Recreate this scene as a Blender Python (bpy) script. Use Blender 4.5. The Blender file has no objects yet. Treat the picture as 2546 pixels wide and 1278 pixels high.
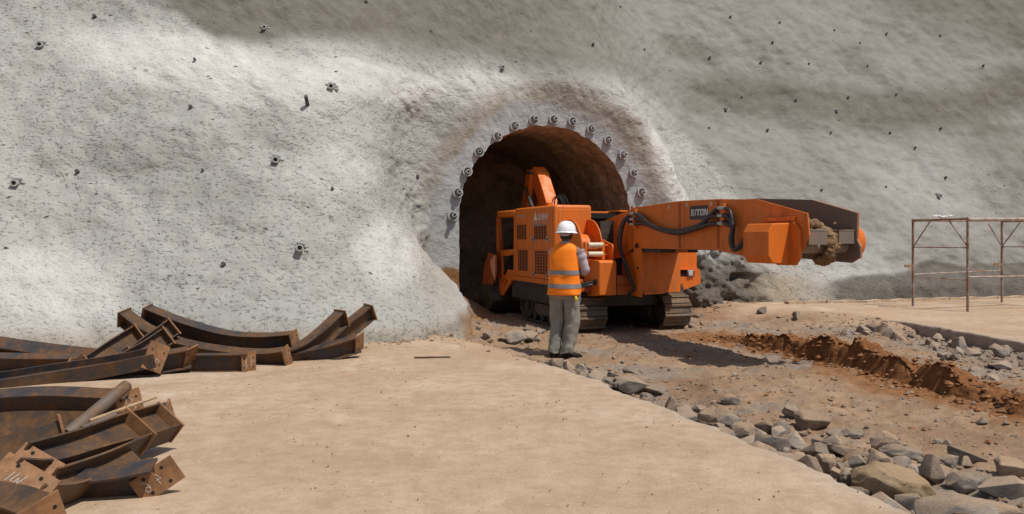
import bpy, bmesh, math, random
import numpy as np
from mathutils import Vector, Matrix, Euler

# ------------------------------------------------------------------ camera, sky, sun, exposure
SC = bpy.context.scene
COL = SC.collection
PF, PX, PY, CH = 2000.0, 1273.0, 595.0, 1.5          # focal length in photo pixels, centre column, eye level row, eye height
cam = bpy.data.cameras.new('camera'); camo = bpy.data.objects.new('camera', cam); COL.objects.link(camo)
cam.sensor_width = 36.0; cam.lens = 36.0 * PF / 2546.0
cam.shift_y = -(639.0 - PY) / 2546.0
cam.clip_end = 500; cam.clip_start = 0.05
camo.location = (0, 0, CH); camo.rotation_euler = (math.radians(90), 0, 0)
SC.camera = camo

SUN_EL = math.radians(62); SUN_AZ = math.atan2(0.80, -0.60)     # azimuth measured from +Y towards +X
W = bpy.data.worlds.new('World'); SC.world = W; W.use_nodes = True
nt = W.node_tree; bg = nt.nodes['Background']
sky = nt.nodes.new('ShaderNodeTexSky'); sky.sky_type = 'NISHITA'; sky.sun_disc = False
sky.sun_elevation = SUN_EL; sky.sun_rotation = SUN_AZ; sky.air_density = 1.0; sky.dust_density = 2.0
nt.links.new(sky.outputs[0], bg.inputs[0]); bg.inputs[1].default_value = 0.09
sun = bpy.data.lights.new('sun', 'SUN'); suno = bpy.data.objects.new('sun', sun); COL.objects.link(suno)
sun.energy = 4.0; sun.angle = math.radians(0.55); sun.color = (1.0, 0.95, 0.87)
sd = Vector((math.sin(SUN_AZ) * math.cos(SUN_EL), math.cos(SUN_AZ) * math.cos(SUN_EL), math.sin(SUN_EL)))
suno.rotation_euler = sd.to_track_quat('Z', 'Y').to_euler()
SC.view_settings.view_transform = 'Standard'; SC.view_settings.look = 'None'
SC.view_settings.exposure = 0.0; SC.view_settings.gamma = 1.0
SC.cycles.max_bounces = 8; SC.cycles.diffuse_bounces = 6
random.seed(7); RNG = np.random.default_rng(11)

# ------------------------------------------------------------------ general helpers
def P(x, y, d):
    return Vector(((x - PX) / PF * d, d, CH - (y - PY) / PF * d))
def G(x, y, z=0.0):
    return P(x, y, (CH - z) * PF / (y - PY))
def lerp(a, b, t): return a + (b - a) * t
def sst(a, b, x):
    t = np.clip((x - a) / (b - a), 0, 1); return t * t * (3 - 2 * t)

def _hash(ix, iy, seed):
    h = (ix.astype(np.int64) * 374761393 + iy.astype(np.int64) * 668265263 + seed * 1442695041) & 0xffffffff
    h = ((h ^ (h >> 13)) * 1274126177) & 0xffffffff
    h = (h ^ (h >> 16)) & 0xffffffff
    return h.astype(np.float64) / 4294967295.0
def vnoise(x, y, seed=0):
    x = np.asarray(x, float); y = np.asarray(y, float)
    ix = np.floor(x); iy = np.floor(y); fx = x - ix; fy = y - iy
    fx = fx * fx * fx * (fx * (fx * 6 - 15) + 10); fy = fy * fy * fy * (fy * (fy * 6 - 15) + 10)
    a = _hash(ix, iy, seed); b = _hash(ix + 1, iy, seed); c = _hash(ix, iy + 1, seed); d = _hash(ix + 1, iy + 1, seed)
    return (a + (b - a) * fx + (c - a) * fy + (a - b - c + d) * fx * fy) * 2 - 1
def fbm(x, y, oct=4, seed=0, gain=0.5):
    s = 0; amp = 1.0; f = 1.0
    for k in range(oct):
        s = s + amp * vnoise(x * f + 17.3 * k, y * f - 9.1 * k, seed + k); amp *= gain; f *= 2.03
    return s

class MB:
    """collects shapes, each vertex already in the object's own space; build() links ONE mesh object"""
    def __init__(s): s.v = []; s.f = []; s.m = []; s.mats = []; s.cm = 0
    def use(s, m):
        if m not in s.mats: s.mats.append(m)
        s.cm = s.mats.index(m); return s
    def add(s, vs, fs):
        o = len(s.v); s.v += [tuple(v) for v in vs]
        for f in fs: s.f.append(tuple(o + i for i in f)); s.m.append(s.cm)
        return s
    def box(s, a, b, M=None):
        (x0, y0, z0), (x1, y1, z1) = a, b
        vs = [(x0,y0,z0),(x1,y0,z0),(x1,y1,z0),(x0,y1,z0),(x0,y0,z1),(x1,y0,z1),(x1,y1,z1),(x0,y1,z1)]
        if M: vs = [M @ Vector(v) for v in vs]
        return s.add(vs, [(3,2,1,0),(4,5,6,7),(0,1,5,4),(1,2,6,5),(2,3,7,6),(3,0,4,7)])
    def prism(s, poly, fn, a, b):
        """polygon (list of 2d points) extruded from a to b; fn(p,q,t) -> 3d"""
        n = len(poly)
        vs = [fn(p, q, a) for p, q in poly] + [fn(p, q, b) for p, q in poly]
        fs = [tuple(range(n)), tuple(reversed(range(n, 2*n)))]
        fs += [((i+1) % n, i, n+i, n+(i+1) % n) for i in range(n)]
        return s.add(vs, fs)
    def tube(s, pts, r, n=10, cap=True):
        pts = [Vector(p) for p in pts]; m = len(pts); rs = r if isinstance(r, (list, tuple)) else [r]*m
        t0 = (pts[1]-pts[0]).normalized(); ref = Vector((0,0,1)) if abs(t0.z) < 0.9 else Vector((1,0,0))
        vs = []; side = t0.cross(ref).normalized()
        for i in range(m):
            t = (pts[min(i+1,m-1)]-pts[max(i-1,0)]).normalized()
            side = (side - t*side.dot(t)).normalized(); up = t.cross(side)
            for k in range(n):
                an = 2*math.pi*k/n; vs.append(pts[i] + rs[i]*(math.cos(an)*side + math.sin(an)*up))
        fs = [(i*n+k, i*n+(k+1)%n, (i+1)*n+(k+1)%n, (i+1)*n+k) for i in range(m-1) for k in range(n)]
        if cap: fs += [tuple(reversed(range(n))), tuple((m-1)*n+k for k in range(n))]
        return s.add(vs, fs)
    def pipe(s, a, b, ro, ri, n=16):
        a = Vector(a); b = Vector(b); t = (b-a).normalized()
        ref = Vector((0,0,1)) if abs(t.z) < 0.9 else Vector((1,0,0)); sx = t.cross(ref).normalized(); sy = t.cross(sx)
        vs = []
        for c, r in ((a,ro),(b,ro),(b,ri),(a,ri)):
            for k in range(n):
                an = 2*math.pi*k/n; vs.append(c + r*(math.cos(an)*sx+math.sin(an)*sy))
        fs = [(i*n+k, i*n+(k+1)%n, ((i+1)%4)*n+(k+1)%n, ((i+1)%4)*n+k) for i in range(4) for k in range(n)]
        return s.add(vs, fs)
    def loft(s, rings, cap=True):
        n = len(rings[0]); vs = [v for r in rings for v in r]
        fs = [(i*n+k, i*n+(k+1)%n, (i+1)*n+(k+1)%n, (i+1)*n+k) for i in range(len(rings)-1) for k in range(n)]
        if cap: fs += [tuple(reversed(range(n))), tuple((len(rings)-1)*n+k for k in range(n))]
        return s.add(vs, fs)
    def build(s, name, mat=None, parent=None, smooth=None, bevel=0, seg=2, M=None):
        me = bpy.data.meshes.new(name); me.from_pydata(s.v, [], s.f)
        for m in (s.mats or [mat]):
            me.materials.append(m)
        if s.mats: me.polygons.foreach_set('material_index', s.m)
        bm = bmesh.new(); bm.from_mesh(me); bmesh.ops.recalc_face_normals(bm, faces=bm.faces); bm.to_mesh(me); bm.free()
        o = bpy.data.objects.new(name, me); COL.objects.link(o)
        if smooth is not None:
            me.polygons.foreach_set('use_smooth', [True]*len(me.polygons)); me.set_sharp_from_angle(angle=math.radians(smooth))
        if bevel:
            b = o.modifiers.new('bevel', 'BEVEL'); b.width = bevel; b.segments = seg; b.limit_method = 'ANGLE'; b.angle_limit = math.radians(35)
            b.harden_normals = False
        if parent: o.parent = parent
        if M is not None: o.matrix_local = M
        return o

def tag(o, label=None, cat=None, group=None, kind=None):
    if label: o['label'] = label
    if cat: o['category'] = cat
    if group: o['group'] = group
    if kind: o['kind'] = kind
    return o
def empty(name, loc, rz=0):
    o = bpy.data.objects.new(name, None); COL.objects.link(o); o.location = loc; o.rotation_euler = (0,0,rz); o.empty_display_size = 0.2
    return o
def grid_mesh(name, X, Y, Z, mat, attrs={}, mask=None):
    """structured grid of numpy arrays -> one mesh"""
    nr, nc = X.shape
    co = np.stack([X, Y, Z], -1).reshape(-1, 3)
    i = np.arange(nr*nc).reshape(nr, nc)
    q = np.stack([i[:-1,:-1], i[:-1,1:], i[1:,1:], i[1:,:-1]], -1).reshape(-1, 4)
    if mask is not None: q = q[mask.reshape(-1)]
    me = bpy.data.meshes.new(name)
    me.vertices.add(len(co)); me.vertices.foreach_set('co', co.ravel())
    me.loops.add(q.size); me.loops.foreach_set('vertex_index', q.ravel().astype(np.int32))
    me.polygons.add(len(q)); me.polygons.foreach_set('loop_start', np.arange(0, q.size, 4, dtype=np.int32))
    me.polygons.foreach_set('loop_total', np.full(len(q), 4, dtype=np.int32))
    me.polygons.foreach_set('use_smooth', np.ones(len(q), bool))
    me.update(calc_edges=True)
    for k, a in attrs.items():
        at = me.attributes.new(k, 'FLOAT', 'POINT'); at.data.foreach_set('value', np.clip(a, 0, 1).ravel().astype(np.float32))
    me.materials.append(mat)
    o = bpy.data.objects.new(name, me); COL.objects.link(o); return o
def bez(pts, n=14):
    """smooth curve through the points (Catmull-Rom)"""
    pts = [Vector(p) for p in pts]
    if len(pts) == 2: return [pts[0].lerp(pts[1], i/n) for i in range(n+1)]
    q = [2*pts[0]-pts[1]] + pts + [2*pts[-1]-pts[-2]]; out = []
    per = max(2, n // (len(pts)-1))
    for i in range(1, len(q)-2):
        for k in range(per):
            t = k/per; a,b,c,d = q[i-1],q[i],q[i+1],q[i+2]
            out.append(0.5*((2*b)+(c-a)*t+(2*a-5*b+4*c-d)*t*t+(3*b-a-3*c+d)*t**3))
    out.append(pts[-1]); return out

# ------------------------------------------------------------------ materials
class NT:
    def __init__(s, name):
        s.m = bpy.data.materials.new(name); s.m.use_nodes = True; s.t = s.m.node_tree
        s.b = s.t.nodes['Principled BSDF']; s.tc = s.t.nodes.new('ShaderNodeTexCoord')
    def n(s, typ, **kw):
        nd = s.t.nodes.new(typ)
        for k, v in kw.items(): setattr(nd, k, v)
        return nd
    def l(s, a, b): s.t.links.new(a, b)
    def noise(s, scale, detail=4, rough=0.55, coord='Object', dist=0.0, sx=None):
        nd = s.n('ShaderNodeTexNoise'); nd.inputs['Scale'].default_value = scale; nd.inputs['Detail'].default_value = detail
        nd.inputs['Roughness'].default_value = rough; nd.inputs['Distortion'].default_value = dist
        src = s.tc.outputs[coord]
        if sx:
            mp = s.n('ShaderNodeMapping'); mp.inputs['Scale'].default_value = sx; s.l(src, mp.inputs[0]); src = mp.outputs[0]
        s.l(src, nd.inputs['Vector']); return nd.outputs['Fac']
    def voro(s, scale, coord='Object', feat='F1'):
        nd = s.n('ShaderNodeTexVoronoi'); nd.feature = feat; nd.inputs['Scale'].default_value = scale; s.l(s.tc.outputs[coord], nd.inputs['Vector']); return nd.outputs['Distance']
    def ramp(s, fac, stops):
        r = s.n('ShaderNodeValToRGB'); e = r.color_ramp.elements
        while len(e) < len(stops): e.new(0.5)
        for el, (p, c) in zip(e, stops):
            el.position = p; el.color = (c, c, c, 1) if isinstance(c, (int, float)) else (*c, 1)
        s.l(fac, r.inputs[0]); return r.outputs[0]
    def mix(s, fac, a, b, mode='MIX'):
        m = s.n('ShaderNodeMix', data_type='RGBA', blend_type=mode)
        for sock, v in ((m.inputs[0], fac), (m.inputs[6], a), (m.inputs[7], b)):
            if isinstance(v, (int, float)): sock.default_value = v
            elif isinstance(v, tuple): sock.default_value = (*v, 1)
            else: s.l(v, sock)
        return m.outputs[2]
    def math(s, op, a, b=0.0, clamp=False):
        m = s.n('ShaderNodeMath', operation=op); m.use_clamp = clamp
        for sock, v in ((m.inputs[0], a), (m.inputs[1], b)):
            if isinstance(v, (int, float)): sock.default_value = v
            else: s.l(v, sock)
        return m.outputs[0]
    def attr(s, name):
        a = s.n('ShaderNodeAttribute'); a.attribute_name = name; return a.outputs['Fac']
    def bump(s, h, strength=0.5, dist=0.02, prev=None):
        b = s.n('ShaderNodeBump'); b.inputs['Strength'].default_value = strength; b.inputs['Distance'].default_value = dist
        s.l(h, b.inputs['Height'])
        if prev is not None: s.l(prev, b.inputs['Normal'])
        return b.outputs[0]
    def out(s, col=None, rough=0.8, normal=None, metal=0.0, spec=0.5):
        for k, v in (('Base Color', col), ('Roughness', rough), ('Normal', normal), ('Metallic', metal), ('Specular IOR Level', spec)):
            if v is None: continue
            if isinstance(v, tuple): s.b.inputs[k].default_value = (*v, 1)
            elif isinstance(v, (int, float)): s.b.inputs[k].default_value = v
            else: s.l(v, s.b.inputs[k])
        return s.m

def mat_plain(name, c, var=0.15, rough=0.7, scale=8, metal=0.0, bump=0.0, spec=0.4):
    n = NT(name); f = n.noise(scale, 5)
    lo = tuple(x*(1-var) for x in c); hi = tuple(min(1, x*(1+var)) for x in c)
    col = n.ramp(f, [(0.3, lo), (0.7, hi)])
    nrm = n.bump(n.noise(scale*6, 3), bump, 0.01) if bump else None
    return n.out(col, rough, nrm, metal, spec)

def mat_shotcrete():
    n = NT('shotcrete')
    big = n.noise(0.55, 5, 0.6); mid = n.noise(3.2, 5, 0.65); fine = n.noise(34, 4, 0.7); grain = n.noise(90, 2, 0.6)
    light = n.ramp(mid, [(0.25, (0.45, 0.440, 0.412)), (0.55, (0.535, 0.526, 0.495)), (0.8, (0.59, 0.58, 0.55))])
    midc = n.ramp(mid, [(0.25, (0.238, 0.233, 0.214)), (0.75, (0.322, 0.317, 0.295))])
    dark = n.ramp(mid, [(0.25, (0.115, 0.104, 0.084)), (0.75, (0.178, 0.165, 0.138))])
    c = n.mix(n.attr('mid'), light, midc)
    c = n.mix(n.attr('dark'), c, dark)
    c = n.mix(n.attr('ring'), c, n.ramp(mid, [(0.3, (0.30, 0.305, 0.305)), (0.75, (0.40, 0.405, 0.405))]))
    c = n.mix(n.attr('brown'), c, n.ramp(mid, [(0.2, (0.17, 0.12, 0.07)), (0.75, (0.33, 0.26, 0.17))]))
    c = n.mix(n.attr('clay'), c, n.ramp(fine, [(0.3, (0.17, 0.075, 0.025)), (0.75, (0.32, 0.16, 0.06))]))
    c = n.mix(n.attr('dark_foot'), c, n.ramp(mid, [(0.25, (0.055, 0.045, 0.037)), (0.75, (0.125, 0.110, 0.092))]))
    c = n.mix(n.ramp(fine, [(0.30, 0.45), (0.45, 0.0)]), c, (0.21, 0.20, 0.18), 'MIX')  # dark flecks: shade inside the small pits put into the colour
    c = n.mix(n.ramp(grain, [(0.62, 0.0), (0.75, 0.35)]), c, (0.62, 0.60, 0.56), 'MIX')
    # streaky pockmarks of sprayed concrete
    pit = n.noise(19, 3, 0.55, sx=(0.8, 0.8, 1.25))
    pith = n.ramp(pit, [(0.29, 0.0), (0.42, 0.85), (0.70, 1.0)])
    b = n.bump(n.noise(6, 4, 0.6), 0.5, 0.06)
    st = n.math('MULTIPLY_ADD', n.attr('rough'), 0.60); st.node.inputs[2].default_value = 0.18
    bn = n.n('ShaderNodeBump'); bn.inputs['Distance'].default_value = 0.035; n.l(st, bn.inputs['Strength']); n.l(pith, bn.inputs['Height']); n.l(b, bn.inputs['Normal'])
    b2 = n.bump(fine, 0.45, 0.012, bn.outputs[0])
    return n.out(c, 0.93, b2, spec=0.2)

def mat_ground(name, cols, stain, bumpd=0.02):
    n = NT(name)
    a = n.noise(0.9, 6, 0.62, 'Object'); b = n.noise(7, 5, 0.65); f = n.noise(55, 3, 0.7)
    c = n.ramp(a, [(0.3, cols[0]), (0.5, cols[1]), (0.72, cols[2])])
    c = n.mix(n.ramp(b, [(0.35, 0.55), (0.6, 0.0)]), c, stain)
    c = n.mix(n.ramp(f, [(0.28, 0.6), (0.42, 0.0)]), c, tuple(x*0.45 for x in stain))
    c = n.mix(n.ramp(n.noise(120, 2), [(0.66, 0.0), (0.74, 0.5)]), c, tuple(min(1, x*1.35) for x in cols[2]))
    return n, c, a, b, f
def mat_slab():
    n, c, a, b, f = mat_ground('dusty_concrete', [(0.378, 0.264, 0.174), (0.445, 0.323, 0.222), (0.505, 0.384, 0.278)], (0.31, 0.212, 0.132))
    c = n.mix(n.ramp(n.noise(0.45, 4, 0.7), [(0.54, 0.0), (0.70, 0.55)]), c, (0.50, 0.42, 0.335))
    c = n.mix(n.ramp(n.noise(1.9, 6, 0.75, dist=0.8), [(0.50, 0.0), (0.66, 0.6)]), c, (0.315, 0.215, 0.135))
    c = n.mix(n.ramp(n.noise(210, 2, 0.5), [(0.30, 0.7), (0.40, 0.0)]), c, (0.20, 0.135, 0.085))
    c = n.mix(n.ramp(n.noise(38, 3, 0.7), [(0.60, 0.0), (0.72, 0.5)]), c, (0.56, 0.45, 0.34))
    c = n.mix(n.ramp(n.noise(4.2, 6, 0.8), [(0.58, 0.0), (0.70, 0.5)]), c, (0.50, 0.41, 0.32))
    nr = n.bump(b, 0.35, 0.02); nr = n.bump(f, 0.45, 0.008, nr)
    c = n.mix(n.attr('edge'), c, (0.34, 0.30, 0.25))
    return n.out(c, 0.9, nr, spec=0.2)
def mat_road():
    n, c, a, b, f = mat_ground('muck_road', [(0.20, 0.125, 0.077), (0.295, 0.195, 0.122), (0.37, 0.262, 0.175)], (0.20, 0.125, 0.075))
    c = n.mix(n.ramp(n.noise(2.3, 5, 0.7), [(0.54, 0.0), (0.68, 0.6)]), c, (0.27, 0.225, 0.185))
    c = n.mix(n.attr('clay'), c, n.ramp(b, [(0.25, (0.15, 0.064, 0.024)), (0.7, (0.28, 0.135, 0.058))]))
    c = n.mix(n.attr('grey'), c, n.ramp(b, [(0.25, (0.165, 0.135, 0.108)), (0.7, (0.28, 0.24, 0.20))]))
    c = n.mix(n.attr('sand'), c, n.ramp(a, [(0.3, (0.38, 0.26, 0.17)), (0.7, (0.46, 0.33, 0.225))]))
    nr = n.bump(b, 0.6, 0.03); nr = n.bump(n.noise(24, 4, 0.7), 0.6, 0.025, nr); nr = n.bump(f, 0.5, 0.01, nr)
    return n.out(c, 0.95, nr, spec=0.15)
def mat_lining():
    n = NT('tunnel_lining_earth'); a = n.noise(1.1, 5, 0.65); b = n.noise(9, 5, 0.7)
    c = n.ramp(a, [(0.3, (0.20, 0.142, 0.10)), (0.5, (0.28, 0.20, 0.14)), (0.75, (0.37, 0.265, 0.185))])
    c = n.mix(n.attr('mouth_pale'), c, n.ramp(a, [(0.3, (0.33, 0.225, 0.14)), (0.55, (0.45, 0.32, 0.205)), (0.75, (0.54, 0.41, 0.28))]))
    c = n.mix(n.ramp(b, [(0.35, 0.7), (0.55, 0.0)]), c, (0.14, 0.098, 0.07))
    nr = n.bump(a, 0.5, 0.1); nr = n.bump(b, 0.7, 0.04, nr)
    return n.out(c, 0.95, nr, spec=0.15)
def mat_paint(name, c, dirt=(0.20, 0.10, 0.045), amt=0.45, rough=0.42):
    n = NT(name); a = n.noise(2.4, 6, 0.7); b = n.noise(26, 4, 0.7); s = n.noise(5, 5, 0.7, sx=(1.6, 1.6, 0.35))
    col = n.mix(n.ramp(a, [(0.3, 0.0), (0.75, 0.22)]), c, tuple(x*0.72 for x in c))
    col = n.mix(n.ramp(s, [(0.5, 0.0), (0.72, amt)]), col, dirt)
    col = n.mix(n.ramp(b, [(0.62, 0.0), (0.72, 0.4)]), col, dirt)
    col = n.mix(n.ramp(n.noise(1.1, 6, 0.75), [(0.48, 0.0), (0.72, 0.16)]), col, (0.42, 0.24, 0.13))
    col = n.mix(n.ramp(n.noise(60, 3, 0.6, sx=(0.3, 1, 1)), [(0.68, 0.0), (0.74, 0.28)]), col, (0.50, 0.30, 0.18))
    r = n.ramp(s, [(0.4, rough), (0.7, 0.75)])
    return n.out(col, r, n.bump(b, 0.05, 0.004), spec=0.4)
def mat_rust(name, steel, rust, cover, seed=0.0):
    n = NT(name); a = n.noise(3.4, 6, 0.68, dist=0.3); b = n.noise(21, 5, 0.7); d = n.noise(1.3, 3, 0.5)
    r = n.ramp(b, [(0.25, tuple(x*0.5 for x in rust)), (0.6, rust), (0.8, tuple(min(1, x*1.5) for x in rust))])
    c = n.mix(n.ramp(n.math('ADD', a, n.math('MULTIPLY', b, 0.25)), [(0.62-cover*0.3, 0.0), (0.80-cover*0.3, 1.0)]), steel, r)
    c = n.mix(n.ramp(d, [(0.55, 0.0), (0.75, 0.35)]), c, (0.20, 0.16, 0.12))
    return n.out(c, n.ramp(a, [(0.35, 0.5), (0.65, 0.85)]), n.bump(b, 0.25, 0.004), n.ramp(a, [(0.4, 0.35), (0.6, 0.0)]), spec=0.4)
def mat_rock(name, c0, c1, c2):
    n = NT(name); inf = n.n('ShaderNodeObjectInfo')
    off = n.n('ShaderNodeVectorMath', operation='MULTIPLY_ADD'); n.l(inf.outputs['Random'], off.inputs[0]); off.inputs[1].default_value = (31, 17, 47); n.l(n.tc.outputs['Object'], off.inputs[2])
    def nz(sc, det, ro):
        nd = n.n('ShaderNodeTexNoise'); nd.inputs['Scale'].default_value = sc; nd.inputs['Detail'].default_value = det; nd.inputs['Roughness'].default_value = ro
        n.l(off.outputs[0], nd.inputs['Vector']); return nd.outputs['Fac']
    a = nz(1.3, 5, 0.6); b = nz(7, 5, 0.7); f = nz(30, 3, 0.7)
    c = n.ramp(a, [(0.3, c0), (0.5, c1), (0.72, c2)])
    c = n.mix(n.ramp(b, [(0.3, 0.5), (0.52, 0.0)]), c, tuple(x*0.55 for x in c0))
    # dust settled on upward faces
    ge = n.n('ShaderNodeNewGeometry'); sp = n.n('ShaderNodeSeparateXYZ'); n.l(ge.outputs['Normal'], sp.inputs[0])
    du = n.math('MULTIPLY', n.ramp(sp.outputs[2], [(0.25, 0.0), (0.9, 0.85)]), n.ramp(b, [(0.3, 0.2), (0.6, 1.0)]))
    c = n.mix(du, c, (0.36, 0.245, 0.15))
    v = n.ramp(inf.outputs['Random'], [(0.0, 0.72), (1.0, 1.2)])
    c = n.mix(1.0, c, v, 'MULTIPLY')
    nr = n.bump(b, 0.4, 0.04); nr = n.bump(f, 0.35, 0.012, nr)
    return n.out(c, 0.9, nr, spec=0.25)

M = {}
M['shotcrete'] = mat_shotcrete(); M['slab'] = mat_slab(); M['road'] = mat_road(); M['lining'] = mat_lining()
M['orange'] = mat_paint('orange_paint', (0.68, 0.150, 0.009))
M['orange_in'] = mat_paint('worn_trough_steel', (0.165, 0.135, 0.115), (0.23, 0.14, 0.075), 0.85, 0.6)
M['orange_dull'] = mat_paint('muddy_orange_paint', (0.42, 0.085, 0.012), (0.12, 0.07, 0.035), 0.8, 0.6)
M['rubber'] = mat_plain('black_rubber_hose', (0.022, 0.023, 0.026), 0.3, 0.42, 20)
M['black'] = mat_plain('black_gap', (0.010, 0.009, 0.008), 0.2, 0.9)
M['track'] = mat_rust('worn_track_steel', (0.075, 0.066, 0.058), (0.15, 0.095, 0.05), 0.35)
M['undercarriage'] = mat_plain('dark_undercarriage', (0.05, 0.04, 0.032), 0.4, 0.75, 9, 0, 0.2)
M['steel'] = mat_rust('mill_scale_steel', (0.050, 0.048, 0.052), (0.125, 0.060, 0.025), 0.30)
M['steel_rusty'] = mat_rust('rusty_steel', (0.055, 0.046, 0.042), (0.130, 0.064, 0.025), 0.42)
M['plate'] = mat_rust('rusty_end_plate', (0.20, 0.115, 0.065), (0.27, 0.135, 0.06), 0.75)
M['pipe_steel'] = mat_rust('grey_pipe_steel', (0.155, 0.135, 0.115), (0.16, 0.095, 0.055), 0.35)
M['chalk'] = mat_plain('white_chalk', (0.50, 0.45, 0.40), 0.3, 0.95, 60)
M['redpaint'] = mat_plain('red_paint_mark', (0.40, 0.085, 0.04), 0.4, 0.7, 25)
M['white_letter'] = mat_plain('white_lettering', (0.66, 0.64, 0.60), 0.08, 0.6)
M['faded_letter'] = mat_plain('faded_pale_lettering', (0.48, 0.42, 0.36), 0.12, 0.7)
M['badge'] = mat_plain('dark_badge', (0.035, 0.034, 0.036), 0.15, 0.45)
M['chrome'] = mat_plain('zinc_fitting', (0.42, 0.41, 0.39), 0.2, 0.35, 30, 0.6)
M['roller'] = mat_plain('cream_nylon_roller', (0.62, 0.55, 0.42), 0.12, 0.6, 30)
M['lamp'] = mat_plain('lamp_lens', (0.50, 0.50, 0.50), 0.1, 0.15)
M['lampred'] = mat_plain('red_lens', (0.35, 0.03, 0.02), 0.1, 0.25)
M['mud'] = mat_plain('tan_mud', (0.20, 0.122, 0.062), 0.55, 0.95, 16, 0, 0.6)
M['clay_lump'] = mat_plain('red_clay', (0.22, 0.10, 0.040), 0.4, 0.95, 12, 0, 0.6)
M['rock'] = mat_rock('grey_rock', (0.19, 0.162, 0.138), (0.30, 0.26, 0.225), (0.40, 0.355, 0.305))
M['rock_b'] = mat_rock('brown_rock', (0.20, 0.142, 0.105), (0.31, 0.23, 0.17), (0.39, 0.31, 0.24))
M['rock_y'] = mat_rock('ochre_boulder', (0.25, 0.165, 0.085), (0.36, 0.26, 0.15), (0.40, 0.31, 0.21))
M['pale_pipe'] = mat_plain('grout_coated_pipe', (0.34, 0.335, 0.325), 0.25, 0.8, 20, 0, 0.3)
M['dark_stub'] = mat_plain('dark_pipe_stub', (0.07, 0.065, 0.06), 0.3, 0.8, 20)
M['scaf'] = mat_rust('rusty_scaffold_tube', (0.36, 0.32, 0.30), (0.26, 0.13, 0.08), 0.38)
M['scaf_pale'] = mat_rust('weathered_tube', (0.42, 0.38, 0.34), (0.30, 0.16, 0.08), 0.25)
M['wood'] = mat_plain('old_timber', (0.34, 0.235, 0.14), 0.3, 0.9, 14, 0, 0.3)
M['vest'] = mat_plain('orange_hivis_cloth', (0.95, 0.225, 0.006), 0.06, 0.75, 6, 0, 0.15)
M['band'] = mat_plain('grey_reflective_band', (0.22, 0.215, 0.22), 0.15, 0.45, 30)
M['shirt'] = mat_plain('pale_lilac_shirt', (0.40, 0.345, 0.385), 0.15, 0.85, 9, 0, 0.3)
M['trouser'] = mat_plain('grey_green_trousers', (0.225, 0.212, 0.178), 0.22, 0.9, 5, 0, 0.6)
M['shoe'] = mat_plain('black_leather', (0.014, 0.013, 0.013), 0.3, 0.6, 20, 0, 0, 0.2)
M['helmet'] = mat_plain('white_helmet_plastic', (0.78, 0.79, 0.80), 0.03, 0.25, 3)
M['skin'] = mat_plain('brown_skin', (0.20, 0.105, 0.065), 0.15, 0.6, 15)
M['hair'] = mat_plain('short_dark_hair', (0.03, 0.024, 0.02), 0.4, 0.8, 60, 0, 0.4)
M['yellow'] = mat_plain('yellow_plastic', (0.75, 0.62, 0.02), 0.1, 0.4)
M['leaf'] = mat_plain('dry_leaf', (0.22, 0.11, 0.055), 0.6, 0.9, 4)
M['cloth'] = mat_plain('white_cloth', (0.62, 0.61, 0.63), 0.1, 0.9, 10)
M['seat'] = mat_plain('black_vinyl', (0.02, 0.02, 0.022), 0.2, 0.5)
M['glass'] = NT('dusty_glass').out((0.10, 0.09, 0.08), 0.25)

# ------------------------------------------------------------------ tunnel frame and the slope surface
TH = math.radians(20.0)
Rv = Vector((math.cos(TH), math.sin(TH), 0)); Nv = Vector((-math.sin(TH), math.cos(TH), 0))   # along the portal, into the hill
PC = Vector((0.72, 16.2, 0))                                                                   # middle of the portal at ground level
AR, SZ = 1.86, 1.93                                                                            # arch radius and springing height
def to_world(a, n, z): return (PC.x + a*Rv.x + n*Nv.x, PC.y + a*Rv.y + n*Nv.y, z)
TOE_A = [-24, -16, -11, -8.8, -6.5, -4.5, -3.3, -2.7, -1.8, 0, 1.8, 2.4, 3.2, 4.2, 5.4, 8, 12, 17, 30]
TOE_N = [-1.5, -2.4, -3.2, -3.5, -4.2, -4.5, -3.9, -3.3, -3.0, -2.8, -2.2, -1.7, -0.9, -0.25, -0.2, -0.45, -0.75, -1.4, -3.0]
def arch_d(a, z):
    """distance outwards from the arch outline (negative inside)"""
    return np.where(z < SZ, np.abs(a) - AR, np.hypot(a, z - SZ) - AR)
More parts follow.
